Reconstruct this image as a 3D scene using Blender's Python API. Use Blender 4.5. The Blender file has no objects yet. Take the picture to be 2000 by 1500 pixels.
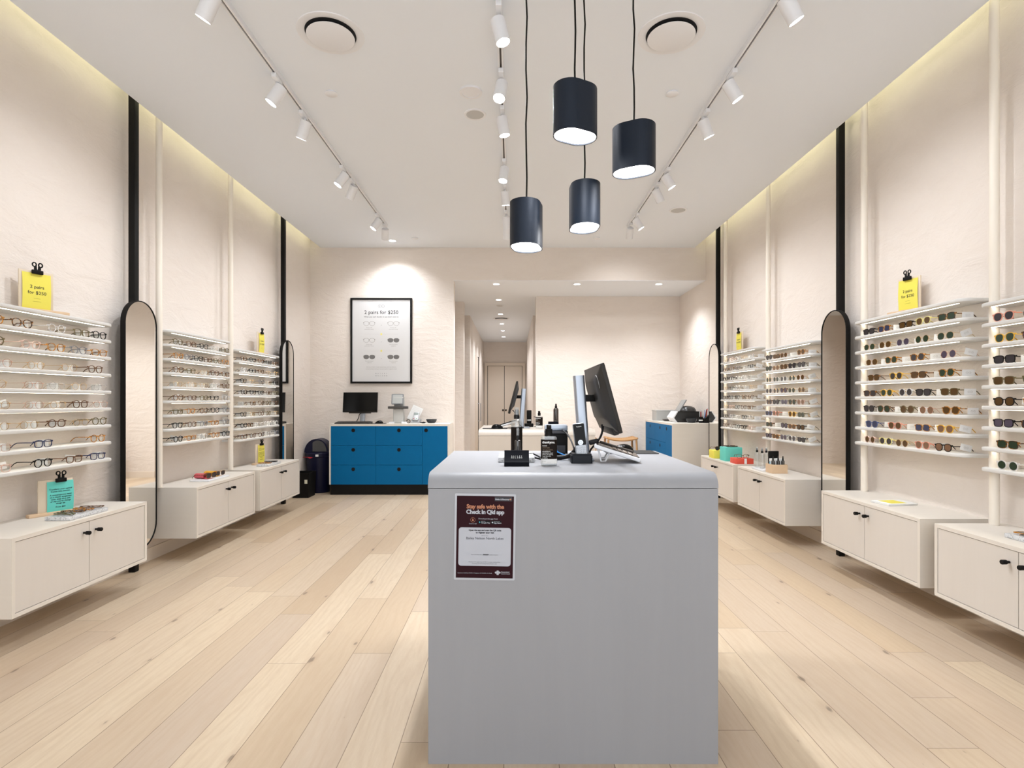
import bpy, bmesh, math, random
from mathutils import Vector, Matrix
random.seed(7)
SC = bpy.context.scene
COL = SC.collection
PI = math.pi
R = math.radians

# ------------------------------------------------------------------ node helpers
def newmat(name):
    m = bpy.data.materials.new(name); m.use_nodes = True
    nt = m.node_tree; nt.nodes.clear()
    return m, nt
def nd(nt, typ, **kw):
    n = nt.nodes.new(typ)
    for k, v in kw.items():
        if k == 'ins':
            for a, b in v.items():
                n.inputs[a].default_value = b
        else:
            setattr(n, k, v)
    return n
def lk(nt, a, b): nt.links.new(a, b)
def mth(nt, op, a, b=None, c=None):
    n = nt.nodes.new('ShaderNodeMath'); n.operation = op
    for i, v in enumerate((a, b, c)):
        if v is None: continue
        if isinstance(v, (int, float)): n.inputs[i].default_value = v
        else: lk(nt, v, n.inputs[i])
    return n.outputs[0]
def mixc(nt, f, a, b, blend='MIX'):
    n = nt.nodes.new('ShaderNodeMix'); n.data_type = 'RGBA'; n.blend_type = blend
    for i, v in ((0, f), (6, a), (7, b)):
        if isinstance(v, (int, float)): n.inputs[i].default_value = v
        elif isinstance(v, tuple): n.inputs[i].default_value = v if len(v) == 4 else v + (1,)
        else: lk(nt, v, n.inputs[i])
    return n.outputs[2]
def out(nt, sh):
    o = nt.nodes.new('ShaderNodeOutputMaterial'); lk(nt, sh, o.inputs[0])
def bsdf(nt, col=(.8, .8, .8), rough=.5, metal=0., **kw):
    b = nt.nodes.new('ShaderNodeBsdfPrincipled')
    if isinstance(col, tuple): b.inputs['Base Color'].default_value = col + (1,) if len(col) == 3 else col
    else: lk(nt, col, b.inputs['Base Color'])
    b.inputs['Roughness'].default_value = rough
    b.inputs['Metallic'].default_value = metal
    for k, v in kw.items(): b.inputs[k].default_value = v
    return b

MATS = {}
def pm(name, col, rough=.5, metal=0., bump=0., bscale=60., var=0., **kw):
    """plain procedural material: slight noise in the colour and an optional fine bump"""
    if name in MATS: return MATS[name]
    m, nt = newmat(name)
    g = nd(nt, 'ShaderNodeTexCoord')
    no = nd(nt, 'ShaderNodeTexNoise', ins={'Scale': bscale, 'Detail': 3.})
    lk(nt, g.outputs['Object'], no.inputs['Vector'])
    c = mixc(nt, mth(nt, 'MULTIPLY', no.outputs[0], var), col, tuple(x * .6 for x in col)) if var else col
    b = bsdf(nt, c, rough, metal, **kw)
    if bump:
        bp = nd(nt, 'ShaderNodeBump', ins={'Strength': bump, 'Distance': .002})
        lk(nt, no.outputs[0], bp.inputs['Height']); lk(nt, bp.outputs[0], b.inputs['Normal'])
    out(nt, b.outputs[0]); MATS[name] = m
    return m
def emit(name, col, s):
    if name in MATS: return MATS[name]
    m, nt = newmat(name)
    e = nd(nt, 'ShaderNodeEmission', ins={'Color': col + (1,), 'Strength': s})
    out(nt, e.outputs[0]); MATS[name] = m
    return m
def glassy(name, tint, refl=.08, rough=.03, body=None, opac=0.):
    """thin clear or tinted plastic: transparent + a little gloss + optional body colour"""
    if name in MATS: return MATS[name]
    m, nt = newmat(name)
    t = nd(nt, 'ShaderNodeBsdfTransparent', ins={'Color': tint + (1,)})
    g = nd(nt, 'ShaderNodeBsdfGlossy', ins={'Roughness': rough})
    mx = nd(nt, 'ShaderNodeMixShader', ins={0: refl})
    lk(nt, t.outputs[0], mx.inputs[1]); lk(nt, g.outputs[0], mx.inputs[2])
    sh = mx.outputs[0]
    if body:
        d = bsdf(nt, body, .2)
        m2 = nd(nt, 'ShaderNodeMixShader', ins={0: opac})
        lk(nt, sh, m2.inputs[1]); lk(nt, d.outputs[0], m2.inputs[2]); sh = m2.outputs[0]
    out(nt, sh); MATS[name] = m
    return m

def plaster():
    m, nt = newmat('plaster')
    g = nd(nt, 'ShaderNodeNewGeometry')
    mp = nd(nt, 'ShaderNodeMapping'); mp.inputs['Rotation'].default_value = (.5, .4, .3); mp.inputs['Scale'].default_value = (1., 1., 2.2)
    lk(nt, g.outputs['Position'], mp.inputs[0])
    n1 = nd(nt, 'ShaderNodeTexNoise', ins={'Scale': 3.2, 'Detail': 7., 'Roughness': .62, 'Distortion': .9})
    lk(nt, mp.outputs[0], n1.inputs['Vector'])
    n2 = nd(nt, 'ShaderNodeTexNoise', ins={'Scale': 38., 'Detail': 4., 'Roughness': .6, 'Distortion': .3})
    lk(nt, mp.outputs[0], n2.inputs['Vector'])
    n3 = nd(nt, 'ShaderNodeTexNoise', ins={'Scale': 7.5, 'Detail': 5., 'Roughness': .55, 'Distortion': 1.6}, noise_type='RIDGED_MULTIFRACTAL')
    lk(nt, mp.outputs[0], n3.inputs['Vector'])
    n4 = nd(nt, 'ShaderNodeTexNoise', ins={'Scale': 1.1, 'Detail': 2.})
    lk(nt, g.outputs['Position'], n4.inputs['Vector'])
    msk = mth(nt, 'MULTIPLY', mth(nt, 'SUBTRACT', n4.outputs[0], .36), 3.)
    msk.node.use_clamp = True
    rd = mth(nt, 'MULTIPLY', mth(nt, 'POWER', n3.outputs[0], 3.), msk)
    h = mth(nt, 'ADD', mth(nt, 'MULTIPLY', n1.outputs[0], .9), mth(nt, 'ADD', mth(nt, 'MULTIPLY', n2.outputs[0], .12), mth(nt, 'MULTIPLY', rd, .34)))
    c = mixc(nt, n1.outputs[0], (.735, .665, .60), (.79, .73, .675))
    b = bsdf(nt, c, .82)
    bp = nd(nt, 'ShaderNodeBump', ins={'Strength': 1., 'Distance': .014})
    lk(nt, h, bp.inputs['Height']); lk(nt, bp.outputs[0], b.inputs['Normal'])
    out(nt, b.outputs[0]); return m

def planks():
    m, nt = newmat('oak_planks')
    g = nd(nt, 'ShaderNodeNewGeometry')
    sx = nd(nt, 'ShaderNodeSeparateXYZ'); lk(nt, g.outputs['Position'], sx.inputs[0])
    X, Y = sx.outputs[0], sx.outputs[1]
    u = mth(nt, 'DIVIDE', mth(nt, 'ADD', X, .98), .19)
    row = mth(nt, 'FLOOR', u); fu = mth(nt, 'FRACT', u)
    wn = nd(nt, 'ShaderNodeTexWhiteNoise', noise_dimensions='1D'); lk(nt, row, wn.inputs['W'])
    v = mth(nt, 'DIVIDE', mth(nt, 'ADD', Y, mth(nt, 'MULTIPLY', wn.outputs[0], 7.)), 1.9)
    pid = mth(nt, 'FLOOR', v); fv = mth(nt, 'FRACT', v)
    cb = nd(nt, 'ShaderNodeCombineXYZ'); lk(nt, row, cb.inputs[0]); lk(nt, pid, cb.inputs[1])
    w2 = nd(nt, 'ShaderNodeTexWhiteNoise', noise_dimensions='3D'); lk(nt, cb.outputs[0], w2.inputs[0])
    rnd = w2.outputs['Value']
    sc3 = nd(nt, 'ShaderNodeSeparateColor'); lk(nt, w2.outputs['Color'], sc3.inputs[0])
    # grain coordinates, shifted per plank
    gv = nd(nt, 'ShaderNodeCombineXYZ')
    lk(nt, mth(nt, 'ADD', X, mth(nt, 'MULTIPLY', rnd, 31.)), gv.inputs[0])
    lk(nt, mth(nt, 'MULTIPLY', mth(nt, 'ADD', Y, mth(nt, 'MULTIPLY', sc3.outputs[1], 17.)), .13), gv.inputs[1])
    lk(nt, mth(nt, 'MULTIPLY', rnd, 9.), gv.inputs[2])
    fine = nd(nt, 'ShaderNodeTexNoise', ins={'Scale': 95., 'Detail': 5., 'Roughness': .65}); lk(nt, gv.outputs[0], fine.inputs['Vector'])
    big = nd(nt, 'ShaderNodeTexNoise', ins={'Scale': 7., 'Detail': 3., 'Distortion': .4}); lk(nt, gv.outputs[0], big.inputs['Vector'])
    wav = nd(nt, 'ShaderNodeTexWave', ins={'Scale': 7., 'Distortion': 22., 'Detail': 2.5, 'Detail Scale': .9}, bands_direction='X')
    lk(nt, gv.outputs[0], wav.inputs['Vector'])
    r1 = nd(nt, 'ShaderNodeValToRGB'); lk(nt, rnd, r1.inputs[0])
    el = r1.color_ramp.elements
    el[0].position = 0; el[0].color = (.50, .385, .265, 1)
    el[1].position = 1; el[1].color = (.65, .545, .41, 1)
    e = el.new(.3); e.color = (.61, .495, .355, 1)
    e = el.new(.6); e.color = (.55, .455, .36, 1)
    e = el.new(.82); e.color = (.69, .58, .43, 1)
    c = mixc(nt, mth(nt, 'MULTIPLY', big.outputs[0], .42), r1.outputs[0], (.50, .36, .235))
    c = mixc(nt, mth(nt, 'MULTIPLY', mth(nt, 'POWER', wav.outputs['Fac'], 2.), .22), c, (.47, .34, .22))
    c = mixc(nt, mth(nt, 'MULTIPLY', mth(nt, 'SUBTRACT', fine.outputs[0], .35), .62), c, (.42, .30, .19))
    # knots
    kv = nd(nt, 'ShaderNodeCombineXYZ')
    lk(nt, mth(nt, 'MULTIPLY', X, 5.3), kv.inputs[0]); lk(nt, mth(nt, 'MULTIPLY', Y, 2.1), kv.inputs[1])
    kn = nd(nt, 'ShaderNodeTexNoise', ins={'Scale': 2.2, 'Detail': 3.}); lk(nt, kv.outputs[0], kn.inputs['Vector'])
    kd = nd(nt, 'ShaderNodeVectorMath', operation='ADD'); lk(nt, kv.outputs[0], kd.inputs[0])
    ks = nd(nt, 'ShaderNodeVectorMath', operation='SCALE'); ks.inputs['Scale'].default_value = .22; lk(nt, kn.outputs['Color'], ks.inputs[0]); lk(nt, ks.outputs[0], kd.inputs[1])
    vo = nd(nt, 'ShaderNodeTexVoronoi', voronoi_dimensions='2D', ins={'Scale': 1.}); lk(nt, kd.outputs[0], vo.inputs['Vector'])
    vs = nd(nt, 'ShaderNodeSeparateColor'); lk(nt, vo.outputs['Color'], vs.inputs[0])
    rad = mth(nt, 'MULTIPLY', mth(nt, 'SUBTRACT', vs.outputs[0], .50), .15)
    kf = mth(nt, 'MULTIPLY', mth(nt, 'SUBTRACT', rad, vo.outputs['Distance']), 30.); kf.node.use_clamp = True
    halo = mth(nt, 'MULTIPLY', mth(nt, 'SUBTRACT', mth(nt, 'MULTIPLY', rad, 2.8), vo.outputs['Distance']), 4.); halo.node.use_clamp = True
    c = mixc(nt, mth(nt, 'MULTIPLY', halo, .55), c, (.40, .27, .18))
    c = mixc(nt, mth(nt, 'MULTIPLY', kf, .62), c, (.12, .09, .07))
    # joints
    du = mth(nt, 'MULTIPLY', mth(nt, 'MINIMUM', fu, mth(nt, 'SUBTRACT', 1., fu)), .19)
    dv = mth(nt, 'MULTIPLY', mth(nt, 'MINIMUM', fv, mth(nt, 'SUBTRACT', 1., fv)), 1.9)
    d = mth(nt, 'MINIMUM', du, dv)
    j = mth(nt, 'DIVIDE', mth(nt, 'SUBTRACT', .0021, d), .0014); j.node.use_clamp = True
    c = mixc(nt, mth(nt, 'MULTIPLY', j, .8), c, (.16, .10, .06))
    b = bsdf(nt, c, .42)
    h = mth(nt, 'SUBTRACT', mth(nt, 'MULTIPLY', fine.outputs[0], .15), j)
    bp = nd(nt, 'ShaderNodeBump', ins={'Strength': .25, 'Distance': .0015})
    lk(nt, h, bp.inputs['Height']); lk(nt, bp.outputs[0], b.inputs['Normal'])
    out(nt, b.outputs[0]); return m

def wood(name, c1, c2, axis=2, scale=30., rough=.5, amt=.6, spec=.5):
    """faint straight grain running along one axis"""
    if name in MATS: return MATS[name]
    m, nt = newmat(name)
    g = nd(nt, 'ShaderNodeTexCoord')
    mp = nd(nt, 'ShaderNodeMapping')
    s = [1., 1., 1.]; s[axis] = .07
    mp.inputs['Scale'].default_value = s
    lk(nt, g.outputs['Object'], mp.inputs[0])
    n = nd(nt, 'ShaderNodeTexNoise', ins={'Scale': scale, 'Detail': 5., 'Roughness': .6, 'Distortion': .8}); lk(nt, mp.outputs[0], n.inputs['Vector'])
    n2 = nd(nt, 'ShaderNodeTexNoise', ins={'Scale': scale * 5, 'Detail': 3.}); lk(nt, mp.outputs[0], n2.inputs['Vector'])
    f = mth(nt, 'MULTIPLY', mth(nt, 'ADD', mth(nt, 'MULTIPLY', n.outputs[0], .7), mth(nt, 'MULTIPLY', n2.outputs[0], .3)), amt)
    b = bsdf(nt, mixc(nt, f, c1, c2), rough, 0., **{'Specular IOR Level': spec})
    bp = nd(nt, 'ShaderNodeBump', ins={'Strength': .08, 'Distance': .001})
    lk(nt, n2.outputs[0], bp.inputs['Height']); lk(nt, bp.outputs[0], b.inputs['Normal'])
    out(nt, b.outputs[0]); MATS[name] = m
    return m

def tortoise(name, dark, amber, scale=90., bias=.5):
    if name in MATS: return MATS[name]
    m, nt = newmat(name)
    g = nd(nt, 'ShaderNodeTexCoord')
    n = nd(nt, 'ShaderNodeTexNoise', ins={'Scale': scale, 'Detail': 2., 'Distortion': 1.}); lk(nt, g.outputs['Object'], n.inputs['Vector'])
    r = nd(nt, 'ShaderNodeValToRGB'); lk(nt, n.outputs[0], r.inputs[0])
    r.color_ramp.elements[0].position = bias - .06; r.color_ramp.elements[0].color = dark + (1,)
    r.color_ramp.elements[1].position = bias + .08; r.color_ramp.elements[1].color = amber + (1,)
    b = bsdf(nt, r.outputs[0], .18); out(nt, b.outputs[0]); MATS[name] = m
    return m
def terrazzo():
    m, nt = newmat('terrazzo')
    g = nd(nt, 'ShaderNodeTexCoord')
    v = nd(nt, 'ShaderNodeTexVoronoi', ins={'Scale': 160.}); lk(nt, g.outputs['Object'], v.inputs['Vector'])
    s = nd(nt, 'ShaderNodeSeparateColor'); lk(nt, v.outputs['Color'], s.inputs[0])
    f = mth(nt, 'GREATER_THAN', s.outputs[0], .72)
    c = mixc(nt, mth(nt, 'MULTIPLY', f, .6), (.66, .67, .68), (.30, .31, .32))
    b = bsdf(nt, c, .35); out(nt, b.outputs[0]); return m

M_WALL = plaster()
M_FLOOR = planks()
M_CEIL = pm('ceiling_paint', (.795, .835, .885), .9)
M_TRIM = pm('trim_paint', (.74, .66, .57), .6)
M_COUNTER = wood('counter_grain', (.315, .322, .342), (.25, .256, .272), 2, 9., .42, .55, .28)
M_COUNTER2 = wood('counter_grain_warm_lit', (.62, .56, .49), (.53, .47, .40), 2, 9., .4, .55)  # same counter grain, with the warm ambient light put into its colour
M_CAB = wood('whitewashed_birch', (.755, .715, .655), (.64, .575, .49), 1, 14., .5, .5)
M_CABD = wood('whitewashed_door', (.69, .65, .60), (.61, .56, .505), 2, 14., .5, .5)
M_SHELF = pm('shelf_white', (.66, .655, .635), .45)
M_POST = pm('post_cream', (.80, .74, .65), .5)
M_BLACK = pm('matte_black', (.006, .0055, .005), .55, **{'Specular IOR Level': .16})
M_BLACKG = pm('gloss_black', (.005, .005, .005), .14, **{'Specular IOR Level': .14})
M_DARK = pm('gap_shade', (.01, .01, .012), .9)  # near-black colour standing in for shade inside gaps and openings
M_GREYP = pm('grey_plastic', (.35, .36, .37), .4)
M_SILVER = pm('brushed_silver', (.42, .46, .52), .35, .75)
M_WHITE = pm('white_plastic', (.79, .80, .825), .4)
M_PAPER = pm('paper_white', (.82, .82, .80), .8)
M_CARD = pm('card_white', (.86, .87, .88), .7)
M_INK = pm('ink', (.025, .025, .028), .8)
M_INKG = pm('ink_grey', (.32, .31, .29), .8)
M_YEL = pm('yellow_paper', (.78, .69, .10), .75)
M_TEAL = pm('teal_paper', (.13, .60, .52), .75)
M_BLUE = wood('blue_laminate', (.0, .125, .315), (.0, .105, .27), 0, 12., .55, .4, .12)
M_MIRROR = pm('mirror_silver', (.86, .84, .80), .015, 1.)
M_NAVY = pm('navy_plastic', (.006, .007, .028), .38, **{'Specular IOR Level': .25})
M_SIGNW = wood('birch_ply', (.74, .64, .50), (.58, .45, .31), 2, 30., .6, .6)
M_BLKW = wood('pale_block', (.72, .54, .36), (.60, .40, .24), 1, 30., .6, .6)
M_TERR = terrazzo()
M_LENSL = emit('lamp_lens', (1., .98, .95), 14.)
M_PEND = emit('pendant_diffuser', (1., .99, .98), 9.)
M_STRIP = emit('led_strip', (1., .90, .74), 6.5)
M_COVE = emit('cove_strip', (1., .94, .60), 8.)
M_RATTAN = wood('rattan', (.55, .32, .14), (.35, .18, .07), 2, 60., .5, .7)
M_CLEAR = glassy('clear_plastic', (.95, .97, .97), .12, .03, (.80, .83, .84), .16)
M_LABEL = pm('label_black', (.010, .006, .004), .6, **{'Specular IOR Level': .12})

# ------------------------------------------------------------------ mesh helpers
class MB:
    def __init__(s): s.v = []; s.f = []; s.m = []; s.s = []; s.M = None
    def _add(s, vs, fs, mi=0, smooth=False):
        b = len(s.v)
        if s.M is not None: vs = [s.M @ Vector(p) for p in vs]
        s.v += [tuple(p) for p in vs]
        for f in fs:
            s.f.append(tuple(b + i for i in f)); s.m.append(mi); s.s.append(smooth)
        return s
    def box(s, x0, x1, y0, y1, z0, z1, mi=0):
        vs = [(x, y, z) for x in (x0, x1) for y in (y0, y1) for z in (z0, z1)]
        fs = [(0, 1, 3, 2), (4, 6, 7, 5), (0, 4, 5, 1), (2, 3, 7, 6), (0, 2, 6, 4), (1, 5, 7, 3)]
        return s._add(vs, fs, mi)
    def bm(s, bm, mi=0, smooth=False):
        bm.verts.index_update()
        vs = [v.co[:] for v in bm.verts]; fs = [[v.index for v in f.verts] for f in bm.faces]
        bm.free(); return s._add(vs, fs, mi, smooth)
    def rbox(s, x0, x1, y0, y1, z0, z1, r=.004, seg=2, mi=0):
        bm = bmesh.new(); bmesh.ops.create_cube(bm, size=1.)
        bmesh.ops.scale(bm, vec=(x1 - x0, y1 - y0, z1 - z0), verts=bm.verts)
        bmesh.ops.translate(bm, vec=((x0 + x1) / 2, (y0 + y1) / 2, (z0 + z1) / 2), verts=bm.verts)
        bmesh.ops.bevel(bm, geom=list(bm.edges), offset=r, segments=seg, affect='EDGES', profile=.5)
        return s.bm(bm, mi, True)
    def cyl(s, p0, p1, r0, r1=None, n=20, mi=0, cap=True):
        r1 = r0 if r1 is None else r1
        p0, p1 = Vector(p0), Vector(p1); d = (p1 - p0).normalized()
        a = d.orthogonal().normalized(); b = d.cross(a)
        vs = []
        for p, r in ((p0, r0), (p1, r1)):
            for i in range(n):
                t = 2 * PI * i / n; vs.append(p + a * math.cos(t) * r + b * math.sin(t) * r)
        fs = [(i, (i + 1) % n, n + (i + 1) % n, n + i) for i in range(n)]
        s._add(vs, fs, mi, True)
        if cap:
            s._add(vs[:n], [tuple(reversed(range(n)))], mi); s._add(vs[n:], [tuple(range(n))], mi)
        return s
    def lathe(s, prof, c=(0, 0, 0), n=32, mi=0, sy=1.):
        vs = []
        for r, z in prof:
            for i in range(n):
                t = 2 * PI * i / n; vs.append((c[0] + r * math.cos(t), c[1] + r * math.sin(t) * sy, c[2] + z))
        fs = []
        for k in range(len(prof) - 1):
            for i in range(n):
                j = (i + 1) % n; fs.append((k * n + i, k * n + j, (k + 1) * n + j, (k + 1) * n + i))
        return s._add(vs, fs, mi, True)
    def tube(s, pts, r, n=8, mi=0, closed=False):
        pts = [Vector(p) for p in pts]; N = len(pts); rings = []
        up = None
        for i, p in enumerate(pts):
            a = pts[(i - 1) % N] if (closed or i > 0) else p
            b = pts[(i + 1) % N] if (closed or i < N - 1) else p
            d = (b - a).normalized()
            if up is None: up = d.orthogonal().normalized()
            up = (up - d * up.dot(d)).normalized(); w = d.cross(up)
            rr = r[i] if isinstance(r, (list, tuple)) else r
            rings.append([p + up * math.cos(2 * PI * k / n) * rr + w * math.sin(2 * PI * k / n) * rr for k in range(n)])
        vs = [q for g in rings for q in g]; fs = []
        for i in range(N if closed else N - 1):
            j = (i + 1) % N
            for k in range(n):
                l = (k + 1) % n; fs.append((i * n + k, i * n + l, j * n + l, j * n + k))
        s._add(vs, fs, mi, True)
        if not closed:
            s._add(rings[0], [tuple(reversed(range(n)))], mi); s._add(rings[-1], [tuple(range(n))], mi)
        return s
    def prism(s, pts, a0, a1, axis='z', mi=0, smooth=False):
        """extrude the 2-D outline pts between a0 and a1 along an axis"""
        n = len(pts)
        def P(p, a):
            return (p[0], p[1], a) if axis == 'z' else (p[0], a, p[1]) if axis == 'y' else (a, p[0], p[1])
        vs = [P(p, a0) for p in pts] + [P(p, a1) for p in pts]
        s._add(vs, [(i, (i + 1) % n, n + (i + 1) % n, n + i) for i in range(n)], mi, smooth)
        s._add(vs[:n], [tuple(reversed(range(n)))], mi); s._add(vs[n:], [tuple(range(n))], mi)
        return s
    def ring(s, inner, outer, a0, a1, axis='y', mi=0):
        n = len(inner)
        def P(p, a):
            return (p[0], p[1], a) if axis == 'z' else (p[0], a, p[1]) if axis == 'y' else (a, p[0], p[1])
        vs = [P(p, a) for a in (a0, a1) for L in (inner, outer) for p in L]
        fs = []
        for i in range(n):
            j = (i + 1) % n
            fs += [(i, j, n + j, n + i), (2 * n + i, 3 * n + i, 3 * n + j, 2 * n + j), (i, 2 * n + i, 2 * n + j, j), (n + i, n + j, 3 * n + j, 3 * n + i)]
        return s._add(vs, fs, mi, True)
    def text(s, txt, x, y, z, size, mi=0, align='CENTER', bold=0., sp=1.):
        """flat lettering in the XZ plane at depth y, read from -Y"""
        cu = bpy.data.curves.new('t', 'FONT'); cu.body = txt; cu.size = size; cu.align_x = align
        cu.offset = bold; cu.space_character = sp; cu.resolution_u = 3; cu.fill_mode = 'FRONT'
        o = bpy.data.objects.new('t', cu); COL.objects.link(o)
        dg = bpy.context.evaluated_depsgraph_get()
        me = bpy.data.meshes.new_from_object(o.evaluated_get(dg))
        vs = [(x + v.co.x, y, z + v.co.y) for v in me.vertices]
        fs = [tuple(p.vertices) for p in me.polygons]
        bpy.data.objects.remove(o); bpy.data.curves.remove(cu); bpy.data.meshes.remove(me)
        return s._add(vs, fs, mi)
    def mesh(s, name, mats, ang=38):
        me = bpy.data.meshes.new(name); me.from_pydata(s.v, [], s.f)
        if not isinstance(mats, (list, tuple)): mats = [mats]
        for m in mats: me.materials.append(m)
        me.polygons.foreach_set('material_index', s.m)
        me.polygons.foreach_set('use_smooth', s.s)
        bm = bmesh.new(); bm.from_mesh(me)
        bmesh.ops.remove_doubles(bm, verts=bm.verts, dist=1e-6)
        bmesh.ops.recalc_face_normals(bm, faces=bm.faces); bm.to_mesh(me); bm.free()
        me.set_sharp_from_angle(angle=R(ang))
        me.update(); return me

def obj(name, mb, mats, parent=None, loc=None, rot=None):
    me = mb.mesh(name, mats) if isinstance(mb, MB) else mb
    o = bpy.data.objects.new(name, me); COL.objects.link(o)
    if loc: o.location = loc
    if rot: o.rotation_euler = rot
    if parent: o.parent = parent
    return o
def tag(o, label, cat, group=None):
    o['label'] = label; o['category'] = cat
    if group: o['group'] = group
    return o
def thing(name, label, cat, loc=(0, 0, 0), rz=0., group=None):
    o = bpy.data.objects.new(name, None); COL.objects.link(o)
    o.location = loc; o.rotation_euler = (0, 0, rz); o.empty_display_size = .05
    return tag(o, label, cat, group)
def struct(name, mb, mats, parent=None):
    o = obj(name, mb, mats, parent)
    if not parent: o['kind'] = 'structure'
    return o
def rrect(x0, x1, y0, y1, r, n=6, corners=(1, 1, 1, 1)):
    """rounded rectangle outline, corner order: (x0,y0) (x1,y0) (x1,y1) (x0,y1)"""
    P = []
    for (cx, cy, a, k) in ((x0 + r, y0 + r, PI, 0), (x1 - r, y0 + r, 1.5 * PI, 1), (x1 - r, y1 - r, 0, 2), (x0 + r, y1 - r, .5 * PI, 3)):
        if corners[k]:
            for i in range(n + 1):
                t = a + .5 * PI * i / n; P.append((cx + r * math.cos(t), cy + r * math.sin(t)))
        else: P.append(((x0, y0), (x1, y0), (x1, y1), (x0, y1))[k])
    return P
def circ(cx, cy, r, n=24, sy=1.): return [(cx + r * math.cos(2 * PI * i / n), cy + r * sy * math.sin(2 * PI * i / n)) for i in range(n)]
ORD = ['first', 'second', 'third', 'fourth', 'fifth', 'sixth', 'seventh', 'eighth', 'ninth']
# ------------------------------------------------------------------ the room
XL, XR, YB, YF, ZC, ZT = -2.845, 2.715, 7.85, -1.6, 3.40, 3.78
ZR = 2.94                                   # recess and corridor ceiling
struct('floor', MB().box(-3.1, 2.9, YF, 16.4, -.06, 0), M_FLOOR)
struct('wall_left', MB().box(XL - .12, XL, YF, YB + .15, 0, ZT), M_WALL)
struct('wall_right', MB().box(XR, XR + .12, YF, 9.2, 0, ZT), M_WALL)
w = MB(); w.box(XL, -.825, YB, YB + .15, 0, ZT); w.box(-.825, XR, YB, YB + .15, ZR, ZT)
struct('wall_back', w, M_WALL)
struct('wall_front', MB().box(XL - .12, XR + .12, YF - .12, YF, 3.15, ZT), M_WALL)
struct('wall_recess', MB().box(.379, XR, 9.06, 9.2, 0, ZR), M_WALL)
w = MB(); w.box(-1.6, -.834, 9.53, 9.72, 0, ZR); w.box(-1.6, -.845, 11.1, 16.2, 0, ZR); w.box(-1.7, -1.6, YB + .15, 11.2, 0, ZR)
struct('wall_corridor_left', w, M_WALL)
w = MB(); w.box(.405, 1.3, 11.1, 16.2, 0, ZR); w.box(1.3, 1.4, 9.2, 11.2, 0, ZR)
struct('wall_corridor_right', w, M_WALL)
struct('wall_corridor_end', MB().box(-.845, .405, 16.2, 16.35, 0, ZR), M_WALL)
struct('ceiling', MB().box(-2.70, 2.56, YF, YB, ZC, ZC + .05), M_CEIL)
struct('ceiling_upper', MB().box(XL - .12, XR + .12, YF - .12, YB + .15, ZT, ZT + .06), M_CEIL)
struct('ceiling_recess', MB().box(-1.7, XR, YB + .15, 16.35, ZR, ZR + .06), M_CEIL)
# underside of the header, so the lowered ceiling runs to the front face
struct('ceiling_header', MB().box(-.825, XR, YB + .001, YB + .15, ZR - .004, ZR), M_CEIL)
struct('baseboard_left', MB().box(XL, XL + .014, YF, YB, 0, .10), M_TRIM)
struct('baseboard_right', MB().box(XR - .014, XR, YF, 9.06, 0, .10), M_TRIM)
struct('baseboard_back', MB().box(XL + .014, -.825, YB - .014, YB, 0, .10), M_TRIM)
struct('baseboard_recess', MB().box(.379, XR - .014, 9.046, 9.06, 0, .10), M_TRIM)
for nm, x0, x1 in (('on the ceiling edge beside the wall with eyeglasses', -2.694, -2.672), ('on the ceiling edge beside the wall with sunglasses', 2.532, 2.554)):
    t = thing('cove_light', 'warm yellow cove light strip hidden ' + nm, 'light', (x0, 0, ZC + .0505))
    obj('light_strip', MB().box(0, x1 - x0, YF + .1, YB - .1, .010, .018), M_COVE, t)
    obj('profile', MB().box(-.002, x1 - x0 + .002, YF + .1, YB - .1, 0, .010), M_WHITE, t)

# corridor doors
d = struct('door_1', MB().box(-.715, -.242, 16.165, 16.195, .01, 2.245), M_TRIM)
k = obj('door_knob', MB().lathe([(0, -.03), (.022, -.028), (.026, -.015), (.012, -.005), (.012, 0)], n=16), M_BLACK, d, (-.275, 16.165, .97), (-PI / 2, 0, 0))
d = struct('door_2', MB().box(-.228, .272, 16.165, 16.195, .01, 2.245), M_TRIM)
obj('door_knob', k.data, None, d, (-.19, 16.165, .97), (-PI / 2, 0, 0))
w = MB()
for a in ((-.845 + .035, -.73, 0, 2.34), (.285, .37, 0, 2.34), (-.73, .285, 2.255, 2.34)): w.box(a[0], a[1], 16.15, 16.2, a[2], a[3])
struct('trim_3', w, M_TRIM)
struct('door_gap_shade', MB().box(-.73, .285, 16.196, 16.1995, 0, 2.255), M_DARK)  # dark sheet added behind the double doors to paint shade in their gaps
d = struct('door_3', MB().box(-.845, -.83, 12.6, 13.5, .01, 2.28), M_TRIM)
h = MB(); h.tube([(-.83, 13.35, 1.18), (-.76, 13.35, 1.18), (-.76, 13.35, .76), (-.83, 13.35, .76)], .011, 8)
obj('door_handle', h, M_GREYP, d)
struct('trim_4', MB().box(-.846, -.82, 13.5, 13.62, .01, 2.30), M_BLACK)

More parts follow.
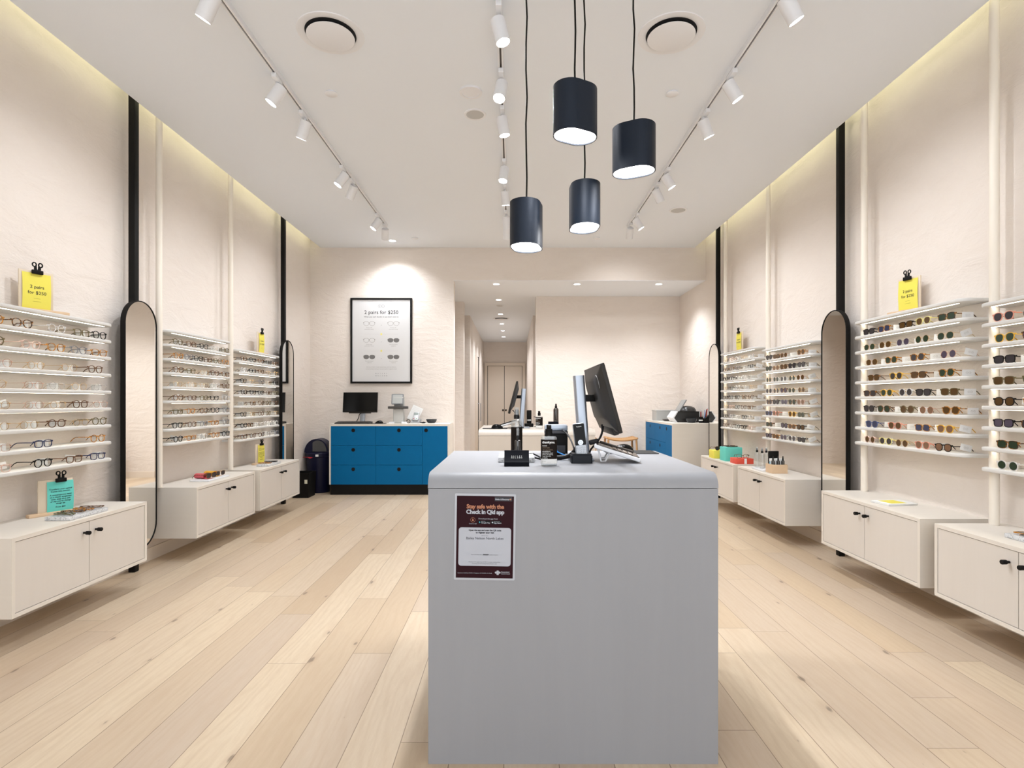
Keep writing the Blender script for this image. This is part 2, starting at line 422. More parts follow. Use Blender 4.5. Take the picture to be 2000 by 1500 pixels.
# ------------------------------------------------------------------ ceiling fittings
def spot(par, loc, tgt, watts, ang=105, blend=1., rad=.03, col=(.955, .985, 1.04), name='lamp'):
    l = bpy.data.lights.new(name, 'SPOT'); l.energy = watts; l.spot_size = R(ang); l.spot_blend = blend
    l.shadow_soft_size = rad; l.color = col
    o = bpy.data.objects.new(name, l); COL.objects.link(o)
    p = Vector(loc); q = Vector(tgt)
    o.rotation_euler = (q - p).to_track_quat('-Z', 'Y').to_euler()
    o.location = p - Vector(par.location) if par else p
    if par: o.parent = par
    return o
TRK = [(-1.54, 'over the eyeglasses side'), (-.074, 'along the middle of the ceiling'), (1.415, 'over the sunglasses side')]
for x, nm in TRK:
    t = thing('lighting_track', 'long white lighting track ' + nm, 'light track', (x, 0, ZC))
    b = MB(); b.box(-.018, -.006, YF + .2, 6.80, -.032, 0); b.box(.006, .018, YF + .2, 6.80, -.032, 0); b.box(-.006, .006, YF + .2, 6.80, -.006, 0); b.box(-.018, .018, 6.80, 6.81, -.032, 0)
    obj('rail', b, M_WHITE, t)
    obj('slot', MB().box(-.0058, .0058, YF + .2, 6.795, -.020, -.0062), pm('track_slot', (.10, .08, .065), .5), t)
HOUS = MB(); HOUS.lathe([(0, 0), (.036, 0), (.041, .004), (.041, .132), (.037, .132), (.035, .124)], n=28)
HOUS = HOUS.mesh('housing', M_WHITE)
LENS = MB(); LENS.prism(circ(0, 0, .0352, 28), .124, .127); LENS = LENS.mesh('lens', M_LENSL)
ADAP = MB(); ADAP.rbox(-.016, .016, -.055, .055, -.062, -.0325, .003); ADAP.cyl((0, .03, -.062), (0, .03, -.085), .009, n=12); ADAP = ADAP.mesh('adapter', M_WHITE)
def track_spot(x, y, tgt, label, group, watts=110):
    t = thing('track_spotlight', label, 'spotlight', (x, y, ZC), 0, group)
    obj('adapter', ADAP, None, t)
    p0 = Vector((0, .03, -.085)); d = (Vector(tgt) - (Vector((x, y, ZC)) + p0)).normalized()
    q = d.to_track_quat('Z', 'Y')
    st = p0 - d * .035
    st.z = min(st.z, -.08)
    h = obj('housing', HOUS, None, t, st, q.to_euler())
    obj('lens', LENS, None, t, st, q.to_euler())
    spot(t, Vector((x, y, ZC)) + st + d * .135, tgt, watts)
SP = [(0, 2.82, (-2.8, 3.25, 1.25)), (0, 3.65, (-2.8, 3.50, 1.30)), (0, 4.11, (-2.55, 4.75, .9)), (0, 5.06, (-2.8, 4.75, 1.3)), (0, 5.36, (-2.7, 6.25, 1.2)), (0, 6.35, (-2.8, 6.0, 1.3)), (0, 6.72, (-1.85, 7.85, 2.0)),
      (2, 2.84, (2.68, 3.1, 1.25)), (2, 3.60, (2.68, 3.65, 1.3)), (2, 4.09, (2.5, 4.55, 1.0)), (2, 5.10, (2.68, 5.2, 1.3)), (2, 5.45, (2.6, 6.0, 1.2)), (2, 6.33, (2.68, 6.35, 1.3)), (2, 6.69, (1.6, 9.0, .8)),
      (1, 3.00, (.75, 2.9, .0)), (1, 3.60, (-.55, 2.4, .0)), (1, 4.05, (.5, 4.3, .0)), (1, 4.93, (-.5, 4.2, .0)), (1, 5.50, (.2, 6.4, .0)), (1, 6.25, (.2, 7.6, .0)), (1, 6.68, (-.3, 8.4, .0))]
cnt = {0: 0, 1: 0, 2: 0}
for ti, y, tg in SP:
    n = cnt[ti]; cnt[ti] += 1
    nm = ('track over the eyeglasses', 'middle track', 'track over the sunglasses')[ti]
    how = 'aimed at the back' if tg[1] - y > .9 else ('aimed at the wall racks' if ti != 1 else 'aimed at the floor')
    track_spot(TRK[ti][0], y, tg, 'white cylinder spotlight %s, %s along the %s' % (how, ORD[n], nm), 'white track spotlights', 20 if ti != 1 else 52)

# round air diffusers, speakers, sensor discs, downlights
def diffuser(x, y, z, s, label):
    t = thing('ceiling_vent', label, 'air vent', (x, y, z), 0, 'round ceiling air vents')
    obj('outer_ring', MB().lathe([(.192 * s, 0), (.190 * s, -.004), (.160 * s, -.006), (.146 * s, -.002), (.145 * s, 0)], n=48), M_WHITE, t)
    obj('duct_opening_shade', MB().prism(circ(0, 0, .1449 * s, 48), -.0015, -.0005), M_DARK, t)  # flat dark disc paints the opening's shade; the ceiling stays uncut
    b = MB(); b.lathe([(0, -.022 * s), (.133 * s, -.022 * s), (.137 * s, -.020 * s), (.135 * s, -.017 * s), (0, -.017 * s)], n=48)
    obj('disc', b, M_WHITE, t)
diffuser(-1.065, 3.27, ZC, 1., 'large round white ceiling air vent over the eyeglasses side')
diffuser(.93, 3.27, ZC, 1., 'large round white ceiling air vent beside the black pendants')
diffuser(-.232, 11.5, ZR, .9, 'round white air vent in the corridor ceiling')
def disc(name, x, y, z, r, label, cat, m2, drop=.006):
    t = thing(name, label, cat, (x, y, z))
    obj('rim', MB().lathe([(r, 0), (r * .98, -drop), (r * .80, -drop), (r * .78, -.001)], n=32), M_WHITE, t)
    obj('face', MB().prism(circ(0, 0, r * .79, 32), -drop * .7, -.001), m2, t)
M_GRILLE = pm('speaker_grille', (.52, .52, .51), .7, bump=.3, bscale=900.)
disc('ceiling_speaker', -.281, 4.19, ZC, .083, 'round grey ceiling speaker beside the middle track', 'speaker', M_GRILLE)
disc('ceiling_speaker', 1.87, 6.30, ZC, .10, 'round grey ceiling speaker between track and sunglasses wall', 'speaker', M_GRILLE)
disc('ceiling_speaker', -.23, 9.94, ZR, .075, 'round grey speaker in the corridor ceiling', 'speaker', M_GRILLE)
disc('smoke_detector', -.29, 3.88, ZC, .08, 'white round sprinkler cover with small centre, beside the middle track', 'detector', M_WHITE, .012)
for x, y, lb in ((-1.266, 3.90, 'small flat white disc on the ceiling behind the vent over the eyeglasses side'), (1.116, 3.90, 'small flat white ceiling disc behind the vent near the pendants'),
                 (-1.29, 7.38, 'small flat white ceiling disc just before the back wall, above the poster'), (1.117, 7.38, 'small flat white ceiling disc just before the header, near the sunglasses side')):
    tag(obj('ceiling_sprinkler', MB().lathe([(0, -.012), (.040, -.011), (.044, -.008), (.040, -.004), (.040, 0)], n=28), M_WHITE, None, (x, y, ZC)), lb, 'sprinkler cover')
DL = [(-1.614, 7.50, ZC, 'round bright downlight in the ceiling above the framed poster'),
      (-.234, 8.09, ZR, 'first downlight of the corridor line, level with the header'), (.935, 8.09, ZR, 'middle downlight of the lowered recess ceiling'), (2.12, 8.09, ZR, 'downlight of the recess ceiling beside the sunglasses wall'),
      (-.233, 9.36, ZR, 'second downlight of the line along the corridor ceiling'), (-.235, 10.9, ZR, 'third downlight of the line along the corridor ceiling'), (-.236, 12.3, ZR, 'fourth downlight, just beyond the corridor vent'),
      (-.236, 13.5, ZR, 'fifth downlight of the line along the corridor ceiling'), (-.237, 14.8, ZR, 'sixth and farthest downlight of the corridor ceiling')]
for i, (x, y, z, lb) in enumerate(DL):
    t = thing('downlight', lb, 'downlight', (x, y, z), 0, 'round recessed downlights')
    obj('rim', MB().lathe([(.056, 0), (.054, -.005), (.044, -.005), (.043, 0)], n=28), M_WHITE, t)
    obj('lens', MB().prism(circ(0, 0, .0435, 28), -.004, -.001), M_LENSL, t)
    spot(t, (x, y, z - .02), (x + .001, y, 0), 26 if i == 0 else (38 if i < 4 else 34), 130, .8, .04)

# pendants
M_PBODY = pm('pendant_navy', (.010, .016, .028), .42, .2, bump=.25, bscale=500., **{'Specular IOR Level': .3})
PN = [(.277, 2.47, 2.418, 28, 'highest of the four black pendants, hung closest to the shopfront'), (.578, 2.66, 2.338, -28, 'black pendant beside the round ceiling vent, rightmost of four'),
      (.068, 2.74, 2.000, 76, 'lowest black pendant, hung alone on the leftmost cord'), (.366, 2.84, 2.127, 93, 'slim edge-on black pendant below the highest one')]
for x, y, z, a, lb in PN:
    t = thing('pendant_lamp', lb, 'pendant lamp', (x, y, z), R(a), 'black oblong pendant lamps')
    A, B, H = .1025, .074, .214
    def stad(k, n=14):
        c, r = A - B, B - k
        return [(c + r * math.cos(-PI / 2 + PI * i / n), r * math.sin(-PI / 2 + PI * i / n)) for i in range(n + 1)] + [(-c + r * math.cos(PI / 2 + PI * i / n), r * math.sin(PI / 2 + PI * i / n)) for i in range(n + 1)]
    s = MB(); s.ring(stad(.005), stad(0), 0, H, 'z'); s.prism(stad(.0051), H - .006, H - .001)
    s.ring(stad(.006), stad(.002), H, H + .002, 'z')
    obj('lamp_shade', s, M_PBODY, t)
    obj('diffuser', MB().prism(stad(.0052), .006, .010), M_PEND, t)
    pts = [(.004 * math.sin(k * 1.9 + x * 9) * (k > 0), .003 * math.cos(k * 2.3) * (k > 0), H + (ZC - z - H) * k / 9) for k in range(10)]
    obj('cord', MB().tube(pts, .0042, 8), M_BLACK, t)
    obj('canopy', MB().lathe([(0, -.022), (.045, -.022), (.048, -.018), (.048, 0)], (0, 0, ZC - z), 28), M_BLACK, t)
    spot(t, (x, y, z - .01), (x, y + .001, 0), 9, 160, .9, .07)

# ------------------------------------------------------------------ cabinets along the walls
HAND = MB(); HAND.lathe([(0, 0), (.006, 0), (.0065, .012), (.011, .016), (.0115, .036), (.009, .039), (0, .039)], n=16)
HAND = HAND.mesh('handle', M_BLACK)
def wall_cab(side, y0, y1, label):
    """floating two-door cabinet; local x runs along the front, front faces local -y"""
    W = y1 - y0
    if side < 0: loc, rz, dep = (-2.45, y0, .18), PI / 2, .395
    else: loc, rz, dep = (2.325, y1, .18), -PI / 2, .39
    t = thing('wall_cabinet', label, 'cabinet', loc, rz, 'pale two-door wall cabinets')
    H, T = .395, .020
    b = MB(); b.box(0, W, 0, dep, H - T, H); b.box(0, W, 0, dep, 0, T); b.box(0, T, 0, dep, T, H - T); b.box(W - T, W, 0, dep, T, H - T); b.box(T, W - T, .35, dep, T, H - T); b.box(T, W - T, .0225, .0235, T, H - T, 1)  # last box is a dark sheet painting shade into the door gaps
    obj('body', b, [M_CAB, M_DARK], t)
    g = .003; c = W / 2
    for k, (a0, a1) in enumerate(((T + g, c - g / 2 - .0005), (c + g / 2 + .0005, W - T - g))):
        dr = obj('door', MB().box(a0, a1, .003, .021, T + g, H - T - g), M_CABD, t)
        obj('handle', HAND, None, dr, ((c - .045) if k == 0 else (c + .045), .001, .315), (PI / 2, 0, 0))
    return t
for a in ((-1, 2.73, 3.74, 'pale cabinet carrying the teal sign, on the eyeglasses wall'), (-1, 4.33, 5.31, 'pale cabinet carrying red and yellow glasses pouches'), (-1, 5.42, 6.42, 'pale cabinet beside the black waste bin, eyeglasses wall'),
          (1, 2.06, 3.075, 'pale cabinet cut by the picture edge, sunglasses wall'), (1, 3.185, 4.20, 'pale cabinet carrying the small stack of booklets'), (1, 4.76, 5.76, 'pale cabinet carrying spray bottles in a wooden crate'), (1, 5.88, 6.88, 'pale cabinet carrying yellow, teal and red boxes')):
    wall_cab(*a)

# ------------------------------------------------------------------ display racks
NB, SPC, TH = 9, .1115, .022
RK = {}
def rack(key, side, y0, y1, ztop, ypost, label):
    xw = XL if side < 0 else XR
    xf = -2.665 if side < 0 else 2.555
    xp = -2.745 if side < 0 else 2.62
    t = thing('display_rack', label, 'display rack', (xw, (y0 + y1) / 2, 0), 0, 'white nine-shelf display racks')
    cy = (y0 + y1) / 2
    obj('post', MB().cyl((xp - xw, ypost - cy, .5755), (xp - xw, ypost - cy, ZT - .005), .0235, n=24), M_POST, t)
    a, b2 = sorted((0, xf - xw))
    L = y1 - y0
    cr = (0, 1, 1, 0) if side < 0 else (1, 0, 0, 1)
    bm = bmesh.new()
    P = rrect(a, b2, -L / 2, L / 2, .055, 8, cr)
    v0 = [bm.verts.new((p[0], p[1], -TH)) for p in P]
    f = bm.faces.new(v0); r = bmesh.ops.extrude_face_region(bm, geom=[f])
    bmesh.ops.translate(bm, vec=(0, 0, TH), verts=[v for v in r['geom'] if isinstance(v, bmesh.types.BMVert)])
    ed = [e for e in bm.edges if abs(e.verts[0].co.z - e.verts[1].co.z) < 1e-6 and not all(abs(v.co.x) < 1e-6 for v in e.verts)]
    bmesh.ops.bevel(bm, geom=ed, offset=.007, segments=3, affect='EDGES', profile=.5)
    sm = MB().bm(bm, 0, True).mesh('shelf', M_SHELF, 25)
    sx = (xf - xw) - side * -.034
    stm = MB().box(min(sx, sx - side * -.010), max(sx, sx - side * -.010), -L / 2 + .07, L / 2 - .055, -TH - .0009, -TH + .0005).mesh('light_strip', M_STRIP)
    zs = []
    for i in range(NB):
        z = ztop - i * SPC
        s = obj('shelf', sm, None, t, (0, 0, z))
        if i < NB - 1: obj('light_strip', stm, None, s)
        zs.append(z)
    RK[key] = (side, y0, y1, zs, xf)
    return t
rack('L1', -1, 2.79, 3.745, 1.762, 2.75, 'white rack of eyeglasses above the teal sign')
rack('L2', -1, 4.362, 5.31, 1.808, 4.335, 'tall-set white rack of eyeglasses above the red and yellow pouches')
rack('L3', -1, 5.463, 6.42, 1.757, 5.435, 'white rack of eyeglasses nearest the framed poster')
rack('R1', 1, 3.175, 4.205, 1.838, 4.157, 'white rack of sunglasses above the booklets')
rack('R2', 1, 2.10, 3.075, 1.780, 3.035, 'white rack of large sunglasses cut by the picture edge')
rack('R3', 1, 4.80, 5.76, 1.770, 5.72, 'white rack of sunglasses above the spray bottles')
rack('R4', 1, 5.92, 6.895, 1.822, 6.86, 'white rack of eyeglasses above the teal box')

# ------------------------------------------------------------------ mirrors on poles
def mirror(side, yc, label):
    xf = -2.71 if side < 0 else 2.585
    t = thing('pill_mirror', label, 'mirror', (xf, yc, 0), PI / 2 if side < 0 else -PI / 2, 'black-framed pill mirrors on poles')
    w, z0, z1 = .175, .165, 1.978
    def pill(k, n=20):
        r = w - k
        return [(r * math.cos(PI * i / n), z1 - w + r * math.sin(PI * i / n)) for i in range(n + 1)] + [(r * math.cos(PI + PI * i / n), z0 + w + r * math.sin(PI + PI * i / n)) for i in range(n + 1)]
    obj('frame', MB().ring(pill(.006), pill(0), 0, .035, 'y'), M_BLACK, t)
    obj('backing', MB().prism(pill(.0062), .012, .034, 'y'), M_BLACK, t)
    obj('mirror_glass', MB().prism(pill(.0062), .004, .0115, 'y'), M_MIRROR, t)
    obj('pole', MB().rbox(-.024, .024, .0355, .0835, .001, ZT - .002, .004), M_BLACK, t)
mirror(-1, 4.08, 'tall pill-shaped mirror on black pole beside the cabinet with the teal sign')
mirror(-1, 6.745, 'pill-shaped mirror on black pole reflecting the framed poster')
mirror(1, 4.50, 'tall pill-shaped mirror on black pole beside the booklets cabinet')
mirror(1, 7.18, 'pill-shaped mirror on black pole beside the blue drawers and yellow box')

# ------------------------------------------------------------------ blue cabinets
def blue_cab(loc, rz, W, label, dep):
    t = thing('drawer_cabinet', label, 'cabinet', loc, rz, 'blue-fronted drawer cabinets')
    H, T, K = .94, .022, .137
    b = MB(); b.box(0, W, 0, dep, H - .028, H); b.box(0, T, 0, dep, K, H - .028); b.box(W - T, W, 0, dep, K, H - .028); b.box(T, W - T, .02, dep, K, K + .018); b.box(T, W - T, dep - .02, dep, K + .018, H - .028)
    obj('body', b, M_CAB, t)
    obj('plinth', MB().box(.012, W - .012, .012, dep, 0, K), M_BLACK, t)
    c1, c2, c3 = T + .0015, T + .375 * W, T + .762 * W
    g = .003; zs = [K + .001 + i * (H - .028 - K - .002) / 3 for i in range(4)]
    hole = MB().prism(circ(0, 0, .0245, 28), -.0012, .004, 'y').mesh('finger_hole', M_BLACK)
    for a0, a1 in ((c1, c2 - g), (c2, c3 - g)):
        for k in range(3):
            dr = obj('drawer', MB().box(a0, a1, .0, .02, zs[k] + (.0 if k == 0 else g), zs[k + 1]), M_BLUE, t)
            obj('finger_hole', hole, None, dr, ((a0 + a1) / 2, 0, zs[k + 1] - .056))
    dr = obj('door', MB().box(c3, W - T - .0015, .0, .02, zs[0], zs[3]), M_BLUE, t)
    obj('finger_hole', hole, None, dr, (c3 + .05, 0, zs[3] - .056))
blue_cab((-2.428, 7.388, 0), 0, 1.59, 'bright blue drawer cabinet below the framed poster', .455)
blue_cab((2.155, 9.05, 0), -PI / 2, 1.53, 'blue drawer cabinet in the recess behind the counters', .555)

# ------------------------------------------------------------------ counters
def counter(y0, y1, label, M_COUNTER):
    t = thing('service_counter', label, 'counter', (.209, y0, 0), 0, 'grey rounded service counters')
    L, r = y1 - y0, .05
    W = .5
    prof = [(0, .95), ] + [(r - r * math.cos(.5 * PI * i / 8), .95 + r * math.sin(.5 * PI * i / 8)) for i in range(1, 9)]
    prof += [(L - r + r * math.sin(.5 * PI * i / 8), .95 + r * math.cos(.5 * PI * i / 8)) for i in range(0, 9)]
    obj('top', MB().prism(prof, -W, W, 'x', smooth=True), M_COUNTER, t)
    obj('body', MB().box(-W + .001, W - .001, .001, L - .001, .0, .9475), M_COUNTER, t)
counter(1.92, 2.84, 'grey counter with rounded edge and the check-in notice on its front', M_COUNTER)
counter(4.77, 5.69, 'second warm-lit counter behind the grey one, carrying a monitor seen edge-on', M_COUNTER2)
# ------------------------------------------------------------------ eyewear
FC = {  # frame colours
 'black': pm('acetate_black', (.006, .0055, .005), .2, **{'Specular IOR Level': .25}), 'tortoiseshell': tortoise('tortoise', (.035, .014, .006), (.50, .20, .03), 110, .56),
 'amber tortoiseshell': tortoise('tortoise_amber', (.08, .028, .008), (.58, .25, .04), 90, .48), 'gold': pm('metal_gold', (.72, .47, .20), .22, .9),
 'silver': pm('metal_silver', (.55, .55, .56), .22, .9), 'rose gold': pm('metal_rose', (.72, .42, .32), .22, .9),
 'clear': glassy('crystal_clear', (.92, .92, .92), .15, .05, (.86, .85, .85), .45), 'clear yellow': glassy('crystal_yellow', (.95, .9, .6), .12, .05, (.90, .82, .35), .6),
 'clear pink': glassy('crystal_pink', (.95, .85, .80), .12, .05, (.82, .62, .54), .5), 'honey': pm('acetate_honey', (.72, .42, .05), .15),
 'coral': pm('acetate_coral', (.66, .28, .20), .15), 'navy': pm('acetate_navy', (.02, .03, .09), .15), 'blue': pm('acetate_blue', (.06, .09, .22), .15),
 'olive': pm('acetate_olive', (.14, .11, .05), .15), 'brown': pm('acetate_brown', (.12, .055, .025), .15), 'grey': pm('acetate_grey', (.20, .20, .22), .15),
 'dark red': pm('acetate_red', (.20, .015, .015), .15)}
def tint(n, c): return pm('lens_' + n, tuple(x * .72 for x in c), .08, 0, **{'Specular IOR Level': .28})
LC = {'grey': tint('grey', (.050, .042, .046)), 'green': tint('green', (.028, .052, .028)), 'brown': tint('brown', (.115, .056, .015)), 'light brown': tint('light_brown', (.26, .14, .08)),
      'blue': tint('blue', (.045, .055, .12)), 'violet': tint('violet', (.085, .065, .105)), 'demo': glassy('lens_demo', (.98, .98, .98), .045, .02)}
METAL = ('gold', 'silver', 'rose gold')
def outline(shape, w, h, n=22):
    P = []
    for i in range(n):
        t = 2 * PI * (i + .5) / n; c, s = math.cos(t), math.sin(t)
        e = {'round': 1., 'panto': .86, 'square': .56, 'hexagonal': .8}[shape]
        x = math.copysign(abs(c) ** e, c) * w / 2; z = math.copysign(abs(s) ** e, s) * h / 2
        if shape in ('panto', 'square'): x *= 1 + (.10 if shape == 'panto' else .06) * z / (h / 2)
        if shape == 'hexagonal': x *= 1 - .10 * abs(z) / (h / 2)
        P.append((x, z))
    return P
def offs(P, k): 
    return [(x * (1 + k / (math.hypot(x, z))), z * (1 + k / math.hypot(x, z))) for x, z in P]
DIM = {'round': (.045, .042), 'panto': (.047, .041), 'square': (.050, .037), 'hexagonal': (.048, .040)}
GL = {}
def glasses_mesh(shape, thick):
    k = (shape, thick)
    if k in GL: return GL[k]
    w, h = DIM[shape]; t = .0036 if thick else .0014; d = .0036 if thick else .0016; ex = .0325
    z0 = h / 2 + t
    fr, ln = MB(), []
    for s in (-1, 1):
        o = [(s * ex + x, z0 + z) for x, z in outline(shape, w, h)]
        q = [(s * ex + x, z0 + z) for x, z in offs(outline(shape, w, h), t)]
        fr.ring(o, q, 0, d, 'y')
        l = MB(); l.prism([(s * ex + x, z0 + z) for x, z in offs(outline(shape, w, h), .0002)], d * .3, d * .3 + .0014, 'y')
        ln.append(l.mesh('lens', LC['demo']))
        xo = s * (ex + w / 2)
        fr.rbox(min(xo - s * .002, xo + s * (.010)), max(xo - s * .002, xo + s * .010), 0, d + .003, z0 + h * .22, z0 + h * .22 + (.009 if thick else .003), .0008, 1)
    gap = ex - w / 2
    fr.tube([(-gap - .001, d / 2, z0 + h * .20), (-gap * .5, d / 2 - .001, z0 + h * .28), (gap * .5, d / 2 - .001, z0 + h * .28), (gap + .001, d / 2, z0 + h * .20)], .0021 if thick else .0011, 6)
    tp = []
    for s in (-1, 1):
        x = s * (ex + w / 2 + .008); zt = z0 + h * .25
        m = MB(); hh = .0048 if thick else .0017; ww = .0019 if thick else .0011
        path = [(d + .002, zt), (.05, zt), (.094, zt - .001), (.112, zt - .010), (.130, max(.003, zt - .028))]
        V = []
        for j, (yy, zz) in enumerate(path):
            e = hh * (1 if j < 3 else .95 if thick else 1.3)
            for a, b in ((-ww, -e / 2), (ww, -e / 2), (ww, e / 2), (-ww, e / 2)): V.append((x + a, yy, zz + b))
        F = [(4 * j + a, 4 * j + (a + 1) % 4, 4 * j + 4 + (a + 1) % 4, 4 * j + 4 + a) for j in range(len(path) - 1) for a in range(4)]
        F += [(3, 2, 1, 0), (len(V) - 4, len(V) - 3, len(V) - 2, len(V) - 1)]
        m._add(V, F); tp.append(m.mesh('temple', M_BLACK))
    GL[k] = (fr.mesh('frame', M_BLACK), tp, ln, h)
    return GL[k]
# folded card price tag with the two-ring mark on both faces
TG = MB(); TG.box(-.0003, .0003, 0, .066, -.019, .019, 0)
for sx in (-.0006, .0006):
    for cy in (.0255, .0405):
        TG.ring(circ(cy, 0, .0052, 16), circ(cy, 0, .0060, 16), sx * .9, sx, 'x', 1)
        TG.prism(circ(cy, 0, .0011, 8), sx * .9, sx, 'x', 1)
TG.tube([(0, .004, .017), (0, -.003, .024), (0, .001, .029)], .0004, 5, 1)
TAG = TG.mesh('price_tag', [M_CARD, M_INKG])
def setm(o, m):
    for sl in o.material_slots: sl.link = 'OBJECT'; sl.material = m
def eyewear(kind, label, group, loc, rz, shape, fc, lc, tagged=True, thick=None, tilt=0., folded=False):
    thick = (fc not in METAL) if thick is None else thick
    fr, tp, ln, h = glasses_mesh(shape, thick)
    t = thing(kind, label, 'sunglasses' if kind == 'sunglasses' else 'glasses', loc, rz, group)
    if folded: t.rotation_euler = (-PI / 2, 0, rz)
    fm = FC[fc]; lm = LC[lc]
    tm = FC['tortoiseshell'] if (fc in METAL and random.random() < .5) else fm
    o = obj('frame', fr, None, t); setm(o, fm)
    for k, m in enumerate(tp):
        if folded:
            s = 1 if k else -1; zt = h * .75 + .0036; x = s * (.0325 + DIM[shape][0] / 2 + .006)
            if ('f', k, shape, thick) not in GL:
                r_ = .0016 if thick else .0010
                GL[('f', k, shape, thick)] = MB().tube([(x, .004, zt), (x - s * .006, .006 + k * .004, zt), (x - s * .085, .007 + k * .004, zt), (x - s * .104, .007 + k * .004, zt - .008), (x - s * .122, .007 + k * .004, zt - .022)], r_, 6).mesh('temple', M_BLACK)
            m = GL[('f', k, shape, thick)]
        o = obj('temple', m, None, t); setm(o, tm if thick else fm)
    for m in ln: o = obj('lens', m, None, t); setm(o, lm)
    if tagged:
        lo = min(yy * math.sin(tilt) + zz * math.cos(tilt) for yy in (0, .066) for zz in (-.019, .019))
        obj('price_tag', TAG, None, t, (.0680, .030 + random.uniform(-.010, .022), .0012 - lo), (tilt, 0, R(random.uniform(-7, 0))))
    return t

def shade(name):  # short name used in labels
    return {'demo': ''}.get(name, name)
def row(key, i, specs, kind, place):
    """specs: list of (y, shape, frame, lens); shelf i+1 of a rack, far end first"""
    side, y0, y1, zs, xf = RK[key]
    z = zs[i + 1]
    specs = sorted(specs, key=lambda s: -s[0])
    for n, (y, sh, fc, lc) in enumerate(specs):
        rz = (PI / 2 if side < 0 else -PI / 2) + R(random.uniform(-3, 3))
        x = xf - side * -.016 if side > 0 else xf - .016
        x += random.uniform(0, .008) * side
        ll = '' if lc == 'demo' else ', %s lenses' % lc
        lab = '%s %s %s%s, %s from far end, %s row, %s' % (fc, sh, kind, ll, ORD[n], ORD[i], place)
        last = n == len(specs) - 1
        eyewear(kind, lab, '%s on the %s' % (kind, place), (x, y, z + .0004), rz, sh, fc, lc, last or random.random() < .82,
                tilt=R(random.choice((0, 0, 0, -14, 12, 22)) if last else random.uniform(-6, 6)))
def yR(px, X): return X * 1090 / (px - 1001)
# R1: the sunglasses rack above the booklets; pixel-free positions were measured as distances along the wall
R1 = [
 [(4.03, 'square', 'black', 'grey'), (3.87, 'square', 'amber tortoiseshell', 'blue'), (3.66, 'square', 'black', 'brown'), (3.50, 'panto', 'clear yellow', 'brown'), (3.31, 'square', 'tortoiseshell', 'green')],
 [(4.03, 'hexagonal', 'gold', 'green'), (3.86, 'hexagonal', 'gold', 'brown'), (3.68, 'hexagonal', 'silver', 'violet'), (3.51, 'round', 'gold', 'green'), (3.32, 'hexagonal', 'gold', 'green')],
 [(4.00, 'hexagonal', 'gold', 'brown'), (3.80, 'hexagonal', 'amber tortoiseshell', 'green'), (3.55, 'hexagonal', 'amber tortoiseshell', 'grey'), (3.30, 'round', 'rose gold', 'violet')],
 [(3.98, 'square', 'tortoiseshell', 'brown'), (3.75, 'panto', 'honey', 'grey'), (3.54, 'square', 'tortoiseshell', 'brown'), (3.31, 'panto', 'amber tortoiseshell', 'green')],
 [(4.02, 'square', 'tortoiseshell', 'grey'), (3.84, 'panto', 'honey', 'green'), (3.66, 'round', 'clear', 'grey'), (3.50, 'square', 'black', 'grey'), (3.29, 'square', 'olive', 'brown')],
 [(4.03, 'panto', 'black', 'grey'), (3.87, 'panto', 'tortoiseshell', 'green'), (3.65, 'round', 'olive', 'brown'), (3.47, 'round', 'rose gold', 'light brown'), (3.28, 'panto', 'amber tortoiseshell', 'brown')],
 [(4.00, 'panto', 'blue', 'blue'), (3.76, 'panto', 'coral', 'brown'), (3.51, 'square', 'amber tortoiseshell', 'blue'), (3.32, 'panto', 'honey', 'light brown')],
 [(4.02, 'round', 'clear pink', 'brown'), (3.86, 'round', 'clear yellow', 'grey'), (3.69, 'round', 'gold', 'brown'), (3.51, 'panto', 'coral', 'light brown'), (3.34, 'panto', 'black', 'light brown')]]
for i, s in enumerate(R1): row('R1', i, s, 'sunglasses', 'rack above booklets')
R2 = [[('panto', 'coral', 'grey'), ('square', 'silver', 'grey')], [('panto', 'honey', 'green'), ('panto', 'tortoiseshell', 'violet')], [('square', 'black', 'grey'), ('round', 'silver', 'grey')],
      [('square', 'olive', 'brown'), ('panto', 'olive', 'green')], [('hexagonal', 'black', 'brown'), ('square', 'amber tortoiseshell', 'grey')], [('square', 'black', 'violet'), ('square', 'tortoiseshell', 'grey')],
      [('square', 'tortoiseshell', 'green'), ('square', 'black', 'grey')], [('round', 'clear', 'green'), ('round', 'silver', 'green')]]
for i, s in enumerate(R2): row('R2', i, [(2.925 - .168 * k + (-.02 if i in (6, 7) else 0), a, b, c) for k, (a, b, c) in enumerate(s)], 'sunglasses', 'rack nearest shopfront')
R3 = [['panto black grey', 'square tortoiseshell brown', 'round rose_gold brown', None, 'panto amber_tortoiseshell brown'], ['round black green', 'round gold light_brown', 'panto tortoiseshell brown', 'round black grey', 'panto black grey'],
      ['round gold green', 'round silver green', 'round silver grey', 'hexagonal gold green', 'round rose_gold brown'], ['round silver grey', 'round gold grey', 'round tortoiseshell violet', 'hexagonal gold green', 'round gold brown'],
      ['panto tortoiseshell grey', 'panto black grey', 'panto grey violet', 'panto tortoiseshell green', 'panto clear_pink light_brown'], ['square blue grey', 'panto coral light_brown', None, 'panto honey brown', 'square olive green'],
      ['square tortoiseshell green', None, 'panto black violet', 'square amber_tortoiseshell brown', 'square black brown'], ['square black violet', 'square amber_tortoiseshell brown', 'panto grey violet', 'panto clear grey', 'square black grey']]
for i, s in enumerate(R3):
    row('R3', i, [(5.612 - .157 * k + random.uniform(-.004, .004), *[w.replace('_', ' ') for w in q.split()]) for k, q in enumerate(s) if q], 'sunglasses', 'rack above bottles')
